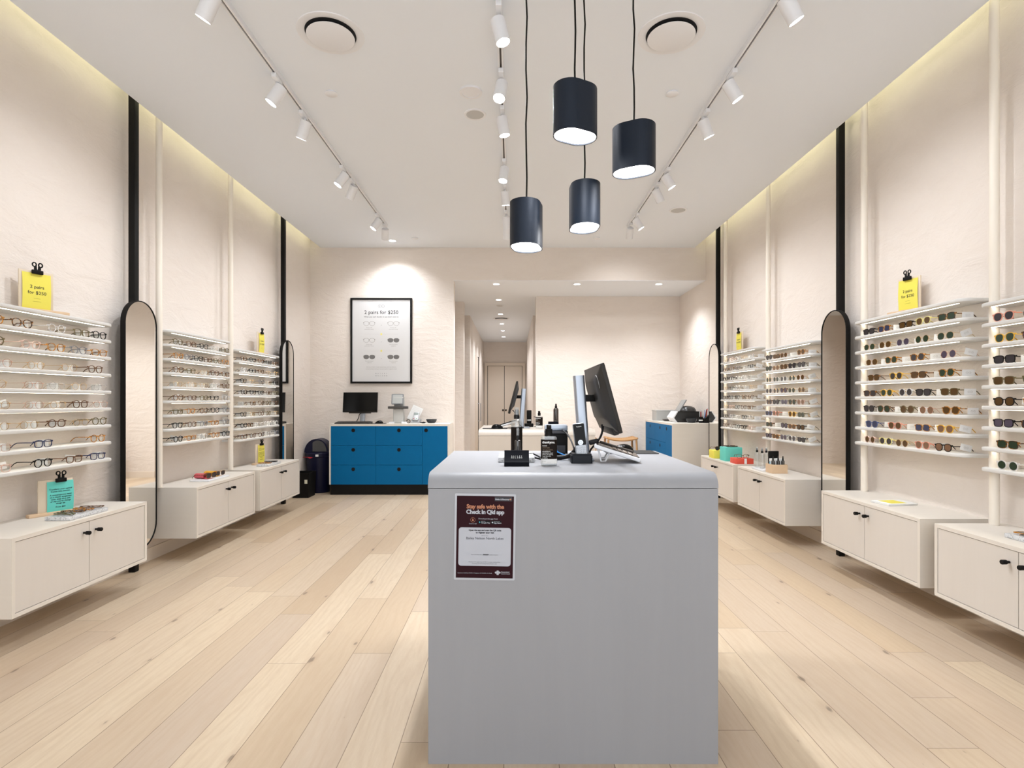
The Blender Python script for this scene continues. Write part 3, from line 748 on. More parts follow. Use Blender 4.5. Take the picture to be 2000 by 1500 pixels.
L1 = [[(2.885, 'panto', 'amber tortoiseshell'), (3.06, 'panto', 'tortoiseshell'), (3.29, 'round', 'clear'), (3.48, 'square', 'olive'), (3.63, 'panto', 'black')],
      [(2.885, 'panto', 'olive'), (3.115, 'round', 'clear pink'), (3.29, 'panto', 'amber tortoiseshell'), (3.46, 'panto', 'grey'), (3.63, 'square', 'amber tortoiseshell')],
      [(2.93, 'panto', 'rose gold'), (3.15, 'round', 'gold'), (3.38, 'round', 'gold'), (3.60, 'panto', 'brown')],
      [(2.91, 'round', 'gold'), (3.13, 'hexagonal', 'rose gold'), (3.29, 'round', 'silver'), (3.46, 'round', 'gold'), (3.635, 'round', 'silver')],
      [(2.92, 'round', 'gold'), (3.13, 'hexagonal', 'rose gold'), (3.30, 'hexagonal', 'gold'), (3.47, 'hexagonal', 'brown'), (3.635, 'round', 'rose gold')],
      [(2.92, 'round', 'gold'), (3.10, 'round', 'gold'), (3.29, 'hexagonal', 'brown'), (3.47, 'round', 'gold'), (3.63, 'round', 'olive')],
      [(2.92, 'square', 'rose gold'), (3.20, 'square', 'navy'), (3.62, 'round', 'amber tortoiseshell')],
      [(2.93, 'square', 'clear pink'), (3.19, 'round', 'black'), (3.42, 'square', 'brown'), (3.61, 'square', 'navy')]]
for i, s in enumerate(L1): row('L1', i, [(y, a, b, 'demo') for y, a, b in s], 'eyeglasses', 'rack above teal sign')
def gen(key, place, wts, n0=5):
    side, y0, y1, zs, xf = RK[key]
    for i in range(8):
        n = n0 + (1 if random.random() < .15 and side < 0 else 0)
        st = (y1 - y0 - (.20 if side < 0 else .26)) / (n - 1)
        row(key, i, [(y0 + .12 + k * st + random.uniform(-.008, .008), random.choice(('panto', 'square', 'round', 'hexagonal')), random.choice(wts), 'demo') for k in range(n)], 'eyeglasses', place)
gen('L2', 'rack above red pouch', ['black', 'tortoiseshell', 'amber tortoiseshell', 'brown', 'gold', 'grey', 'clear', 'olive', 'black', 'silver'])
gen('L3', 'rack nearest poster', ['black', 'black', 'tortoiseshell', 'gold', 'clear', 'silver', 'grey', 'brown', 'clear', 'olive'])
gen('R4', 'rack above teal box', ['black', 'gold', 'silver', 'clear', 'tortoiseshell', 'grey', 'black', 'brown', 'clear pink'])

# ------------------------------------------------------------------ signs on blocks
def clip_mesh():
    b = MB(); b.rbox(-.028, .028, -.010, .004, -.012, .012, .004)
    for s in (-1, 1):
        b.tube([(s * .004, -.003, .010), (s * .010, -.003, .028)], .0045, 8)
        c = (s * .015, .042)
        b.tube([(c[0] + .0095 * math.cos(2 * PI * k / 14), -.003, c[1] + .0115 * math.sin(2 * PI * k / 14)) for k in range(14)], .0036, 8, closed=True)
        b.rbox(s * .010 - .007, s * .010 + .007, -.006, 0, .012, .034, .002)
    return b.mesh('clip', M_BLACK)
CLIP = clip_mesh()
def sign(loc, rz, label, bw, bh, pmat, lines, pw, ph, basew=.235, px=0., bx=0.):
    """front faces local -y; lines = (text, height above base, size)"""
    t = thing('clipboard_sign', label, 'sign', loc, rz, 'clipped card signs on wooden blocks')
    obj('base', MB().rbox(-basew / 2, basew / 2, -.02, .02, 0, .018, .0015), M_BLKW, t)
    obj('board', MB().rbox(bx - bw / 2, bx + bw / 2, -.004, .004, .010, .010 + bh, .001), M_SIGNW, t)
    zt = .010 + bh - .012; zb = zt - ph
    P = []
    n = 10
    for i in range(n + 1):
        f = i / n; P.append((px + bx - pw / 2 + pw * f, zt))
    b = MB(); V = []
    for j in range(9):
        g = j / 8; y = -.006 - .009 * math.sin(PI * g) * 0.6
        for xx in (-pw / 2, pw / 2):
            V.append((px + bx + xx, y - .0004, zt - ph * g)); V.append((px + bx + xx, y, zt - ph * g))
    F = []
    for j in range(8):
        a = 4 * j; F += [(a, a + 2, a + 6, a + 4), (a + 1, a + 5, a + 7, a + 3), (a, a + 4, a + 5, a + 1), (a + 2, a + 3, a + 7, a + 6)]
    F += [(0, 1, 3, 2), (32, 34, 35, 33)]
    b._add(V, F, 0, False)
    paper = obj('paper', b, pmat, t)
    lt = MB()
    for tx, zz, sz in lines:
        g = (zt - zz) / ph; y = -.0072 - .009 * math.sin(PI * max(0, min(1, g))) * .6
        lt.text(tx, px + bx, y, zz, sz, 0, 'CENTER', .0002)
    if lines: obj('lettering', lt, M_INK, paper)
    obj('clip', CLIP, None, t, (px + bx, -.012, .010 + bh - .006))
    return t
two = lambda h: [('2 pairs', h * .60, .026), ('for $250', h * .45, .026), ('________', h * .345, .008), ('__________', h * .27, .008)]
T1 = [('Transform your optical', .172, .0125), ('frames into sunnies.', .157, .0125), ('A contemporary twist', .132, .0125), ('on a classic eyeglasses', .117, .0125), ('style, snap on a pair', .102, .0125), ('of clip-ons to change', .087, .0125), ('things up.', .072, .0125), ('From $60', .046, .0125)]
sign((-2.742, 3.26, 1.7625), PI / 2 - R(24), 'yellow sign reading 2 pairs for $250, on the rack above the teal sign', .168, .225, M_YEL, two(.225), .140, .205, .255, 0, -.035)
sign((-2.750, 6.10, 1.7575), PI / 2 - R(2), 'yellow sign on top of the eyeglasses rack nearest the poster', .150, .225, M_YEL, two(.225), .115, .205, .26, .01, -.01)
sign((2.635, 3.73, 1.8385), -PI / 2 + R(14), 'yellow sign reading 2 pairs for $250, on the sunglasses rack above the booklets', .158, .220, M_YEL, two(.220), .138, .203, .26, -.004, .02)
sign((2.640, 6.48, 1.8225), -PI / 2 + R(4), 'yellow sign on top of the eyeglasses rack above the teal box', .150, .215, M_YEL, two(.215), .118, .200, .24, -.008, 0)
sign((-2.725, 3.31, .5755), PI / 2 - R(26), 'teal sign with a paragraph of text, on cabinet beside the tray of frames', .176, .197, M_TEAL, [(a, b * .84, c) for a, b, c in T1], .136, .187, .25, .022, .012)
sign((-2.685, 5.93, .5755), PI / 2 - R(10), 'narrow yellow sign with small text, standing on a cabinet behind a terrazzo tray', .150, .205, M_YEL, [(a, b * .9 + .005, c * .85) for a, b, c in T1], .110, .192, .22, .012, .0)

# ------------------------------------------------------------------ trays and things on the cabinets
def slab(x0, x1, y0, y1, z, label, m, nm='display_tray', h=.021, group=None):
    cx, cy = (x0 + x1) / 2, (y0 + y1) / 2
    return tag(obj(nm, MB().rbox(x0 - cx, x1 - cx, y0 - cy, y1 - cy, 0, h, .003), m, None, (cx, cy, z)), label, 'tray', group)
slab(-2.625, -2.485, 3.13, 3.43, .5755, 'speckled grey terrazzo tray holding round frames, before the teal sign', M_TERR)
slab(-2.617, -2.490, 5.70, 6.00, .5755, 'terrazzo tray holding two pairs of eyeglasses, before the narrow yellow sign', M_TERR)
slab(2.435, 2.570, 2.44, 2.765, .5755, 'pale terrazzo tray with sunglasses on cabinet cut by the picture edge', M_TERR)
slab(-2.685, -2.525, 4.64, 4.98, .5755, 'plain white tray under the red and yellow pouches', M_WHITE, h=.014)
slab(2.38, 2.51, 5.305, 5.56, .5755, 'white tray under the tall clear spray bottles', M_WHITE, h=.018)
for i, (x, y, fc, rz) in enumerate([(-2.555, 3.145, 'olive', -14), (-2.552, 3.215, 'tortoiseshell', 8), (-2.558, 3.29, 'amber tortoiseshell', -10), (-2.553, 3.36, 'brown', 10)]):
    eyewear('eyeglasses', 'folded %s round eyeglasses lying on terrazzo tray before teal sign, %s from near end' % (fc, ORD[i]), 'eyeglasses on the terrazzo tray', (x, y, .5965 + .0150), R(rz), 'round', fc, 'demo', False, folded=True)
for i, (y, fc) in enumerate([(5.735, 'amber tortoiseshell'), (5.88, 'black')]):
    eyewear('eyeglasses', 'folded %s eyeglasses on the terrazzo tray before the narrow yellow sign' % fc, 'eyeglasses on the far terrazzo tray', (-2.553, y, .5965 + .0150), R(12), 'square', fc, 'demo', False, folded=True)
for i, (x, y, fc, lc) in enumerate([(2.510, 2.68, 'amber tortoiseshell', 'green'), (2.505, 2.60, 'dark red', 'green')]):
    eyewear('sunglasses', 'folded %s sunglasses lying on the pale terrazzo tray, sunglasses wall' % fc, 'sunglasses on the terrazzo tray', (x, y, .5965 + .0150), R(-8), 'panto', fc, lc, False, folded=True)
def pouch(x, y, col, label, fc):
    t = thing('glasses_pouch', label, 'glasses case', (x, y, .590), R(-8), 'leather glasses pouches')
    m = pm('leather_' + col, {'red': (.62, .10, .12), 'yellow': (.80, .42, .04)}[col], .5, bump=.2, bscale=300)
    P, Q = [], []
    for k in range(20):
        a = 2 * PI * k / 20; P.append((.034 * math.cos(a), .0225 + .0215 * math.sin(a))); Q.append((.031 * math.cos(a), .0225 + .0185 * math.sin(a)))
    obj('sleeve', MB().ring(Q, P, 0, .085, 'x'), m, t)
    obj('flap', MB().rbox(.06, .13, -.03, .03, 0, .0018, .0006), m, t)
    eyewear('sunglasses', '%s-framed sunglasses sliding out of the %s pouch' % (fc, col), None, (x + .135, y - .016, .597), R(-8 + 90), 'square', fc, 'grey', False)
pouch(-2.68, 4.735, 'red', 'red leather pouch with sunglasses, on the white tray', 'tortoiseshell')
pouch(-2.69, 4.90, 'yellow', 'yellow leather pouch with sunglasses, behind the red one', 'gold')

# booklets on the cabinet below rack R1
BK = MB().rbox(-.105, .105, -.074, .074, 0, .003, .0004).mesh('booklet', M_PAPER)
for k in range(4):
    o = obj('booklet', BK, None, None, (2.50 + random.uniform(-.004, .004), 3.66 + random.uniform(-.006, .006), .5755 + k * .0032), (0, 0, R(8 + random.uniform(-4, 4))))
    tag(o, 'white booklet with a yellow cover print, topmost of the pile' if k == 3 else 'white booklet in the pile under the yellow one, %s from the bottom' % ORD[k], 'booklet', 'booklets on the cabinet')
    if k == 3: obj('cover_print', MB().box(-.070, .045, -.055, .055, .0031, .0034), M_YEL, o)

# spray bottles
def bottle_parts(t, s, liquid, label_m, h=.15, r=.024, lab=True, cap_clear=True, txt=None):
    b = MB(); b.lathe([(0, .001), (r * .92, 0), (r, .004), (r, h * .88), (r * .93, h * .94), (r * .62, h * .99), (r * .42, h), (r * .42, h + .004), (0, h + .004)], n=28)
    obj('bottle', b, liquid, t)
    if lab: obj('label', MB().lathe([(r * 1.012, h * .015), (r * 1.012, h * .76)], n=28), label_m, t)
    c = MB(); c.lathe([(r * .50, h), (r * .50, h + .015), (r * .44, h + .016), (r * .44, h + .019)], n=20); c.lathe([(0, h + .040), (r * .26, h + .040), (r * .33, h + .034), (r * .36, h + .017), (0, h + .017)], n=20)
    c.cyl((0, 0, h + .032), (0, -r * .42, h + .032), .0022, n=8)
    obj('spray_head', c, pm('black_plastic', (.009, .008, .008), .35, **{'Specular IOR Level': .25}), t)
    if cap_clear: obj('cap', MB().lathe([(r * .46, h + .018), (r * .46, h + .046), (r * .38, h + .049), (0, h + .050)], n=20), M_CLEAR, t)
    tube = [(0, 0, h + .01), (.004 * s, 0, h * .7), (.007 * s, 0, h * .35), (-.003, 0, .01)]
    if not lab: obj('dip_tube', MB().tube(tube, .0015 * s, 6), M_WHITE, t)
M_BOT = glassy('bottle_clear', (.93, .94, .93), .14, .03, (.70, .69, .66), .15)
M_BOTD = glassy('bottle_dark', (.30, .26, .24), .14, .04, (.05, .045, .04), .55)
def spray(loc, label, group, h=.15, r=.024, **kw):
    t = thing('spray_bottle', label, 'spray bottle', loc, 0, group); bottle_parts(t, 1, kw.pop('liq', M_BOT), M_LABEL, h, r, **kw); return t
spray((.018, 2.42, 1.0222), 'tall clear spray bottle with black label on front counter', None, .150, .0245)
t = spray((.022, 2.325, 1.0222), 'small dark spray bottle before the tall one on front counter', None, .066, .0135, liq=M_BOTD, lab=False)
spray((.415, 5.33, 1.0222), 'dark spray bottle standing on the second counter, behind the card holder', None, .158, .0245, liq=M_BOTD, lab=False, cap_clear=False)
for x, y, lb in ((2.410, 5.50, 'farthest'), (2.415, 5.40, 'middle'), (2.475, 5.44, 'rearmost')):
    spray((x, y, .594), 'tall clear spray bottle on the white tray, %s of the three' % {'farthest': 'farthest along the cabinet', 'middle': 'nearest the crate', 'rearmost': 'closest to the wall'}[lb], 'tall spray bottles on the white tray', .150, .023, lab=False, cap_clear=True)
# crate with small bottles and boxes
t = thing('wooden_crate', 'small pale wooden crate holding little spray bottles', 'crate', (2.47, 5.222, .5755))
b = MB(); b.box(-.07, .07, -.07, -.062, 0, .082); b.box(-.07, .07, .062, .07, 0, .082); b.box(-.07, -.062, -.062, .062, 0, .082); b.box(.062, .07, -.062, .062, 0, .082); b.box(-.062, .062, -.062, .062, 0, .008)
obj('body', b, M_BLKW, t)
for k, x in enumerate((2.420, 2.468, 2.512)):
    spray((x, 5.185, .620), 'little dark spray bottle in the wooden crate, %s from its corner near the white tray' % ORD[k], 'little spray bottles in the crate', .074, .0145, liq=M_BOTD, lab=False, cap_clear=False)
for k, x in enumerate((2.425, 2.470, 2.515)):
    o = obj('carton', MB().rbox(-.019, .019, -.014, .014, 0, .125, .001), M_PAPER, None, (x, 5.216, .5845)); tag(o, 'slim white carton in the crate behind the %s little bottle' % ORD[k], 'carton', 'white cartons in the crate')
    if k == 0: obj('print', MB().box(-.0195, -.0192, -.008, .008, .03, .10), pm('print_blue', (.05, .35, .55), .6), o)
o = obj('black_box', MB().rbox(-.045, .045, -.014, .014, 0, .19, .002), M_BLACK, None, (2.455, 5.252, .585)); tag(o, 'tall black box standing at the back of the wooden crate', 'box')
# plinth boxes
for (x0, x1, y0, y1, h, m, lb) in ((2.345, 2.47, 6.50, 6.66, .092, M_YEL, 'small bright yellow display box behind the teal one'), (2.366, 2.553, 6.20, 6.37, .152, M_TEAL, 'large teal display box with sunglasses on top'),
                                   (2.375, 2.560, 5.925, 6.09, .056, pm('red_card', (.72, .085, .05), .6), 'low orange-red display box with eyeglasses on top')):
    cx, cy = (x0 + x1) / 2, (y0 + y1) / 2
    o = obj('display_box', MB().rbox(x0 - cx, x1 - cx, y0 - cy, y1 - cy, 0, h, .0012), m, None, (cx, cy, .5755)); tag(o, lb, 'box', 'coloured display boxes')
eyewear('sunglasses', 'folded black sunglasses on the teal box, at its far side', 'sunglasses on the teal box', (2.455, 6.30, .7275 + .015), R(-6), 'round', 'black', 'grey', False, folded=True)
eyewear('sunglasses', 'folded brown sunglasses on the teal box, at its near side', 'sunglasses on the teal box', (2.465, 6.225, .7275 + .015), R(5), 'panto', 'brown', 'brown', False, folded=True)
eyewear('sunglasses', 'dark sunglasses on the small yellow box', None, (2.425, 6.52, .668), R(6), 'panto', 'tortoiseshell', 'grey', False)
eyewear('eyeglasses', 'brown eyeglasses with white tag on the orange-red box', None, (2.45, 5.94, .632), R(-12), 'panto', 'brown', 'demo', False)
tag(obj('price_card', MB().box(-.013, .013, -.0006, .0006, 0, .056), M_CARD, None, (2.474, 5.9235, .578)), 'white paper tag hanging over the front of the orange-red box', 'price tag')

# ------------------------------------------------------------------ counter items
CT = 1.0005
slab(-.058, .090, 2.262, 2.505, CT, 'speckled terrazzo block under the spray bottles on the front counter', M_TERR)
slab(.34, .49, 5.20, 5.43, CT, 'terrazzo block under the spray bottle on the second counter', M_TERR)
def card_holder(loc, rz, label):
    t = thing('card_holder', label, 'card holder', loc, rz)
    b = MB(); b.prism([(-.030, 0), (-.030, .016), (-.022, .020), (.004, .058), (.014, .058), (.030, .010), (.030, 0)], -.0475, .0475, 'x')
    obj('body', b, pm('holder_black', (.006, .007, .010), .7, **{'Specular IOR Level': .06}), t)
    lt = MB(); lt.M = Matrix.Translation((0, -.0136, .0325)) @ Matrix.Rotation(-math.atan2(.026, .038), 4, 'X')
    for k, w in enumerate(('BAILEY', 'NELSON')):
        for j, c in enumerate(w): lt.text(c, (j - 2.5) * .0074, -.0012, .003 - k * .0072, .0058, 0, 'CENTER', .0002)
    obj('lettering', lt, M_PAPER, t)
card_holder((.016, 2.155, CT), 0, 'black slanted card holder with two rows of white letters, front counter')
card_holder((.375, 5.13, CT), PI, 'black card holder on the second counter')
def sanitizer(loc, rz, label):
    t = thing('pump_bottle', label, 'pump bottle', loc, rz, 'hand sanitiser pump bottles')
    P = rrect(-.0305, .0305, -.020, .020, .014, 6)
    k = lambda s: [(x * s, y * s) for x, y in P]
    b = MB(); b.prism(P, 0, .108, smooth=True); b.prism(k(.9), .108, .111, smooth=True); b.cyl((0, 0, .111), (0, 0, .116), .010)
    obj('bottle', b, M_CLEAR, t)
    obj('label', MB().ring(P, k(1.012), .026, .100, 'z'), M_LABEL, t)
    obj('lower_label', MB().ring(P, k(1.012), .008, .0255, 'z'), M_PAPER, t)
    b = MB(); b.cyl((0, 0, .114), (0, 0, .140), .0135, n=24); b.cyl((0, 0, .140), (0, 0, .156), .0095, n=20); b.rbox(-.004, .004, -.026, .002, .147, .155, .0015)
    obj('pump', b, M_BLACK, t)
    lt = MB(); lt.text('thankyou.', -.028, -.0206, .0865, .0125, 0, 'LEFT', .0003)
    for i, (s, c) in enumerate((('HAND', .0062), ('SANITISER', .0062), ('75% ALCOHOL', .0062))): lt.text(s, -.028, -.0206, .075 - i * .0078, c, 0 if i == 0 else 1, 'LEFT')
    for i, s in enumerate(('GRAPEFRUIT.', 'ALCOHOL KILLS', '99.9% OF GERMS.', 'THIS BOTTLE', 'IS 250ML')): lt.text(s, -.028, -.0206, .053 - i * .0062, .0056, 0, 'LEFT')
    lt.text('T  T   ____', -.028, -.0206, .014, .007, 1, 'LEFT')
    obj('lettering', lt, [M_PAPER, pm('ink_bronze', (.20, .14, .09), .7)], t)
sanitizer((.141, 2.165, CT), R(4), 'clear sanitiser pump bottle labelled thankyou, front counter')
sanitizer((.240, 5.02, CT), R(-20), 'sanitiser pump bottle on the second counter, beside the black cordless handset')
def handset(loc, rz, label, back=False):
    t = thing('cordless_phone', label, 'telephone', loc, rz, 'cordless phones in cradles')
    b = MB(); b.prism(rrect(-.045, .040, -.03, .04, .008, 4), 0, .030); b.prism([(-.03, .030), (-.026, .038), (.036, .038), (.040, .030)], -.040, .036, 'x')
    obj('cradle', b, pm('cradle_black', (.006, .008, .012), .35, **{'Specular IOR Level': .25}), t)
    M = Matrix.Translation((0, -.020, .020)) @ Matrix.Rotation(R(-6), 4, 'Y') @ Matrix.Rotation(R(-7), 4, 'X')
    h = MB(); h.M = M; h.rbox(-.0235, .0235, 0, .020, 0, .142, .006, 3)
    hs = obj('handset', h, M_BLACK if back else pm('phone_silver', (.45, .48, .52), .35, .4), t)
    s = MB(); s.M = M; s.prism(rrect(-.0215, .0215, .052, .139, .004, 4), -.0012, .002, 'y'); obj('display', s, M_BLACKG, hs)
    s = MB(); s.M = M; s.prism(circ(0, .063, .0105, 24), -.0026, .001, 'y'); s.ring(circ(0, .063, .0045, 16), circ(0, .063, .0055, 16), -.0032, -.0026, 'y', 1)
    obj('navigation_button', s, [pm('btn_silver', (.60, .63, .66), .3, .5), M_GREYP], hs)
    s = MB(); s.M = M
    for r_ in range(5):
        for c_ in range(3): s.rbox(-.0195 + c_ * .0135, -.0195 + c_ * .0135 + .0115, -.0015, .001, .041 - r_ * .0088, .041 - r_ * .0088 + .0068, .0008, 1)
    for r_, tx in enumerate(('123', '456', '789', '*0#')):
        for c_, ch in enumerate(tx): s.text(ch, -.0138 + c_ * .0135, -.0018, .0425 - r_ * .0088, .0052, 1)
    s.text('Yealink', 0, -.0016, .125, .0075, 2)
    obj('keypad', s, [pm('key_silver', (.52, .54, .57), .4, .3), M_INK, M_PAPER], hs)
handset((.280, 2.255, CT), 0, 'silver cordless phone standing in its black cradle, front counter')
t = thing('cordless_phone', 'black cordless handset seen from behind in its cradle, second counter', 'telephone', (.158, 5.31, CT), 0, 'cordless phones in cradles')
obj('cradle', MB().rbox(-.045, .040, -.04, .04, 0, .032, .004), M_BLACK, t)
h = obj('handset', MB().rbox(-.0225, .0225, -.012, .010, .0325, .158, .005, 3), M_BLACK, t)
obj('label', MB().box(-.018, .018, -.0126, -.0121, .058, .070), M_PAPER, h)
def ip_phone(loc, rz, label, flip=1):
    """desk phone: raised left/back edge, keypad face sloping down to +x"""
    t = thing('desk_phone', label, 'telephone', loc, rz, 'desk phones')
    M = Matrix.Translation((0, 0, .004)) @ Matrix.Rotation(R(17), 4, 'Y') @ Matrix.Translation((-.19, 0, 0))
    b = MB(); b.M = M; b.rbox(0, .19, -.095, .095, 0, .016, .005, 3); bd = obj('body', b, M_WHITE, t)
    f = MB(); f.M = M; f.rbox(.006, .184, -.090, .090, .0162, .0185, .001, 1); fc = obj('face', f, pm('phone_face', (.055, .045, .038), .25), bd)
    s = MB(); s.M = M
    for a in range(5):
        for c in range(4): s.rbox(.075 + c * .022, .091 + c * .022, -.075 + a * .019, -.061 + a * .019, .0187, .0205, .0008, 1)
    obj('keys', s, pm('phone_keys', (.30, .25, .21), .3), fc)
    s = MB(); s.M = M; s.box(.018, .062, -.055, .075, .0187, .0193); obj('display', s, M_BLACKG, fc)
    s = MB(); s.M = M; s.rbox(.02, .17, .058, .086, .0188, .026, .003, 2); obj('receiver', s, pm('phone_face', (.055, .045, .038), .25), t)
    for yy in (-.07, .07): obj('stand', MB().tube([(-.165, yy, .055), (-.152, yy, .0045), (-.135, yy, .0045), (-.118, yy, .040)], .0035, 6), M_WHITE, t)
ip_phone((.520, 2.315, CT), R(-8), 'white desk phone with dark keypad sloping beside the monitor, front counter')
ip_phone((-.130, 5.10, CT), PI, 'dark desk phone lying behind the tall spray bottle, second counter')
def monitor(loc, rz, label, W=.50, H=.285, tilt=-15, zc=.262, logo=True, col=True, front_only=False):
    """screen faces local -y, column behind it"""
    t = thing('computer_monitor', label, 'monitor', loc, rz, 'black computer monitors')
    M = Matrix.Translation((0, 0, zc)) @ Matrix.Rotation(R(tilt), 4, 'X')
    b = MB(); b.M = M; b.rbox(-W / 2, W / 2, 0, .016, -H / 2, H / 2, .003); 
    o1 = rrect(-W / 2 + .002, W / 2 - .002, -H / 2 + .004, H / 2 - .004, .006, 3); o2 = rrect(-W / 2 + .075, W / 2 - .075, -H / 2 + .055, H / 2 - .045, .02, 3); o3 = rrect(-W / 2 + .10, W / 2 - .10, -H / 2 + .06, H / 2 - .06, .02, 3)
    nn = len(o1); b._add([(x, .0155, z) for x, z in o1] + [(x, .034, z) for x, z in o2] + [(x, .040, z) for x, z in o3], [(r * nn + i, r * nn + (i + 1) % nn, (r + 1) * nn + (i + 1) % nn, (r + 1) * nn + i) for r in (0, 1) for i in range(nn)], 0, True)
    b._add([(x, .040, z) for x, z in o3], [tuple(range(nn))])
    b.rbox(-W / 2 + .09, W / 2 - .09, .0, .022, -H / 2 - .012, -H / 2 + .02, .003)
    hs = obj('housing', b, pm('monitor_black', (.018, .015, .012), .42, **{'Specular IOR Level': .3}), t)
    s = MB(); s.M = M; s.box(-W / 2 + .007, W / 2 - .007, -.0012, .002, -H / 2 + .014, H / 2 - .007); obj('screen', s, M_BLACKG, hs)
    if logo:
        s = MB(); s.M = M @ Matrix.Rotation(PI, 4, 'Z'); s.text('hp', .165, -.0325, .060, .045, 0); s.ring(circ(.165, .074, .028, 28), circ(.165, .074, .0305, 28), -.0330, -.0320, 'y')
        obj('logo', s, M_GREYP, hs)
    yc = .083
    a = MB(); a.rbox(-.022, .022, .036, yc - .002, zc - .016, zc + .014, .003); obj('arm', a, M_BLACK, t)
    c = MB(); c.M = Matrix.Translation((0, yc, .008)) @ Matrix.Rotation(R(-4), 4, 'X'); c.prism(rrect(-.032, .032, -.0225, .0225, .010, 4), 0, .352)
    obj('column', c, M_SILVER, t)
    obj('base', MB().rbox(-.115, .115, yc - .028, yc + .075, 0, .009, .003), M_SILVER, t)
    return t
monitor((.395, 2.43, CT), PI / 2, 'black monitor with silver column, seen from behind on the front counter')
monitor((-.002, 5.14, CT), -PI / 2, 'black monitor seen edge-on, on the second counter', zc=.285)
monitor((-2.075, 7.60, .9405), R(-7), 'black monitor facing the room on the blue cabinet below the poster', W=.49, H=.275, tilt=-6, zc=.285, logo=False)
def mouse(loc, rz, label, pad):
    M_ = MB(); bm = bmesh.new(); bmesh.ops.create_uvsphere(bm, u_segments=24, v_segments=14, radius=1.)
    for v in bm.verts:
        z = max(v.co.z, 0); x, y = v.co.x, v.co.y
        v.co = (x * .031, y * .054, (z * .038) * (1 - .18 * y))
    M_.bm(bm, 0, True)
    t = thing('computer_mouse', label, 'mouse', loc, rz, 'black computer mice')
    obj('shell', M_, M_BLACKG, t)
    obj('scroll_wheel', MB().cyl((-.003, -.028, .029), (.003, -.028, .029), .006, n=14), M_GREYP, t)
tag(obj('mouse_mat', MB().prism(rrect(-.12, .12, -.085, .085, .01), 0, .0025), pm('mat_black', (.02, .019, .018), .8), None, (.57, 2.705, CT)), 'black mouse mat at the far corner of the front counter', 'mouse mat')
mouse((.530, 2.69, CT + .003), R(80), 'large black mouse on its mat, front counter', 0)
tag(obj('mouse_mat', MB().prism(rrect(-.11, .11, -.085, .085, .01), 0, .0025), pm('mat_black', (.02, .019, .018), .8), None, (-.155, 4.97, CT)), 'black mouse mat at the near corner of the second counter', 'mouse mat')
mouse((-.135, 4.95, CT + .003), R(-80), 'black mouse on the second counter', 0)
# receipt printer
t = thing('receipt_printer', 'black receipt printer with silver lid behind the sanitiser, front counter', 'printer', (.200, 2.615, CT), R(-3))
obj('body', MB().rbox(-.050, .056, -.055, .065, 0, .098, .006), M_BLACK, t)
obj('shelf_plate', MB().rbox(-.051, .057, -.057, .066, .0985, .112, .004), pm('printer_dark', (.05, .05, .055), .3), t)
obj('lid', MB().rbox(-.050, .056, -.056, .065, .1125, .138, .006), M_SILVER, t)
obj('socket_panel', MB().box(-.01, .045, -.0562, -.0552, .012, .045), pm('printer_port', (.03, .03, .035), .4), t)
# cables
def cable(name, pts, r, m, label):
    P = [Vector(p) for p in pts]; Q = []
    for i in range(len(P) - 1):
        p0, p1, p2, p3 = P[max(i - 1, 0)], P[i], P[i + 1], P[min(i + 2, len(P) - 1)]
        for k in range(6):
            u = k / 6; Q.append(.5 * ((2 * p1) + (-p0 + p2) * u + (2 * p0 - 5 * p1 + 4 * p2 - p3) * u * u + (-p0 + 3 * p1 - 3 * p2 + p3) * u ** 3))
    Q.append(P[-1])
    return tag(obj(name, MB().tube(Q, r, 8), m), label, 'cable')
M_CBL = pm('cable_black', (.006, .006, .007), .45, **{'Specular IOR Level': .25})
cable('cable_sleeve', [(.175, 2.36, 1.010), (.205, 2.345, 1.011), (.24, 2.345, 1.020), (.262, 2.345, 1.042), (.275, 2.35, 1.065)], .0088, M_CBL, 'thick black cable sleeve running behind the cordless phone')
cable('power_cable', [(.228, 2.555, 1.118), (.243, 2.45, 1.10), (.255, 2.39, 1.07), (.262, 2.345, 1.035), (.265, 2.305, 1.008)], .0035, M_CBL, 'thin black cable plugged into the silver printer lid')
cable('network_cable', [(.205, 2.556, 1.022), (.200, 2.535, 1.020), (.225, 2.475, 1.012), (.245, 2.44, 1.008)], .003, pm('cable_blue', (.02, .22, .60), .4), 'blue network cable at the back of the printer')
cable('adapter_cable', [(.125, 2.33, 1.006), (.085, 2.36, 1.012), (.065, 2.40, 1.018), (.09, 2.42, 1.020), (.12, 2.38, 1.008), (.13, 2.30, 1.006)], .004, M_CBL, 'looped black cable behind the sanitiser bottle')
cable('display_cable', [(.375, 2.34, 1.15), (.372, 2.32, 1.115), (.355, 2.31, 1.085), (.338, 2.325, 1.062), (.326, 2.33, 1.045), (.322, 2.335, 1.028)], .0038, M_CBL, 'black cable hanging from the back of the front monitor')
cable('display_cable', [(.345, 2.345, 1.075), (.36, 2.34, 1.085), (.372, 2.335, 1.11), (.380, 2.335, 1.145)], .0042, M_CBL, 'second black cable rising to the ports of the front monitor')
tag(obj('cable_connector', MB().rbox(-.020, .020, -.011, .011, -.010, .010, .004), M_CBL, None, (.338, 2.32, 1.080), (0, R(-12), 0)), 'chunky black cable plug hanging behind the front monitor', 'plug')
cable('phone_cable', [(.20, 5.19, 1.10), (.235, 5.18, 1.085), (.25, 5.17, 1.05), (.235, 5.16, 1.02), (.20, 5.16, 1.008)], .0035, M_CBL, 'black cable curling beside the handset on the second counter')
cable('monitor_cable', [(.0, 5.10, 1.165), (.03, 5.09, 1.13), (.05, 5.05, 1.10), (.06, 5.01, 1.04), (.10, 4.99, 1.006)], .004, M_CBL, 'black cable hanging under the second counter monitor')

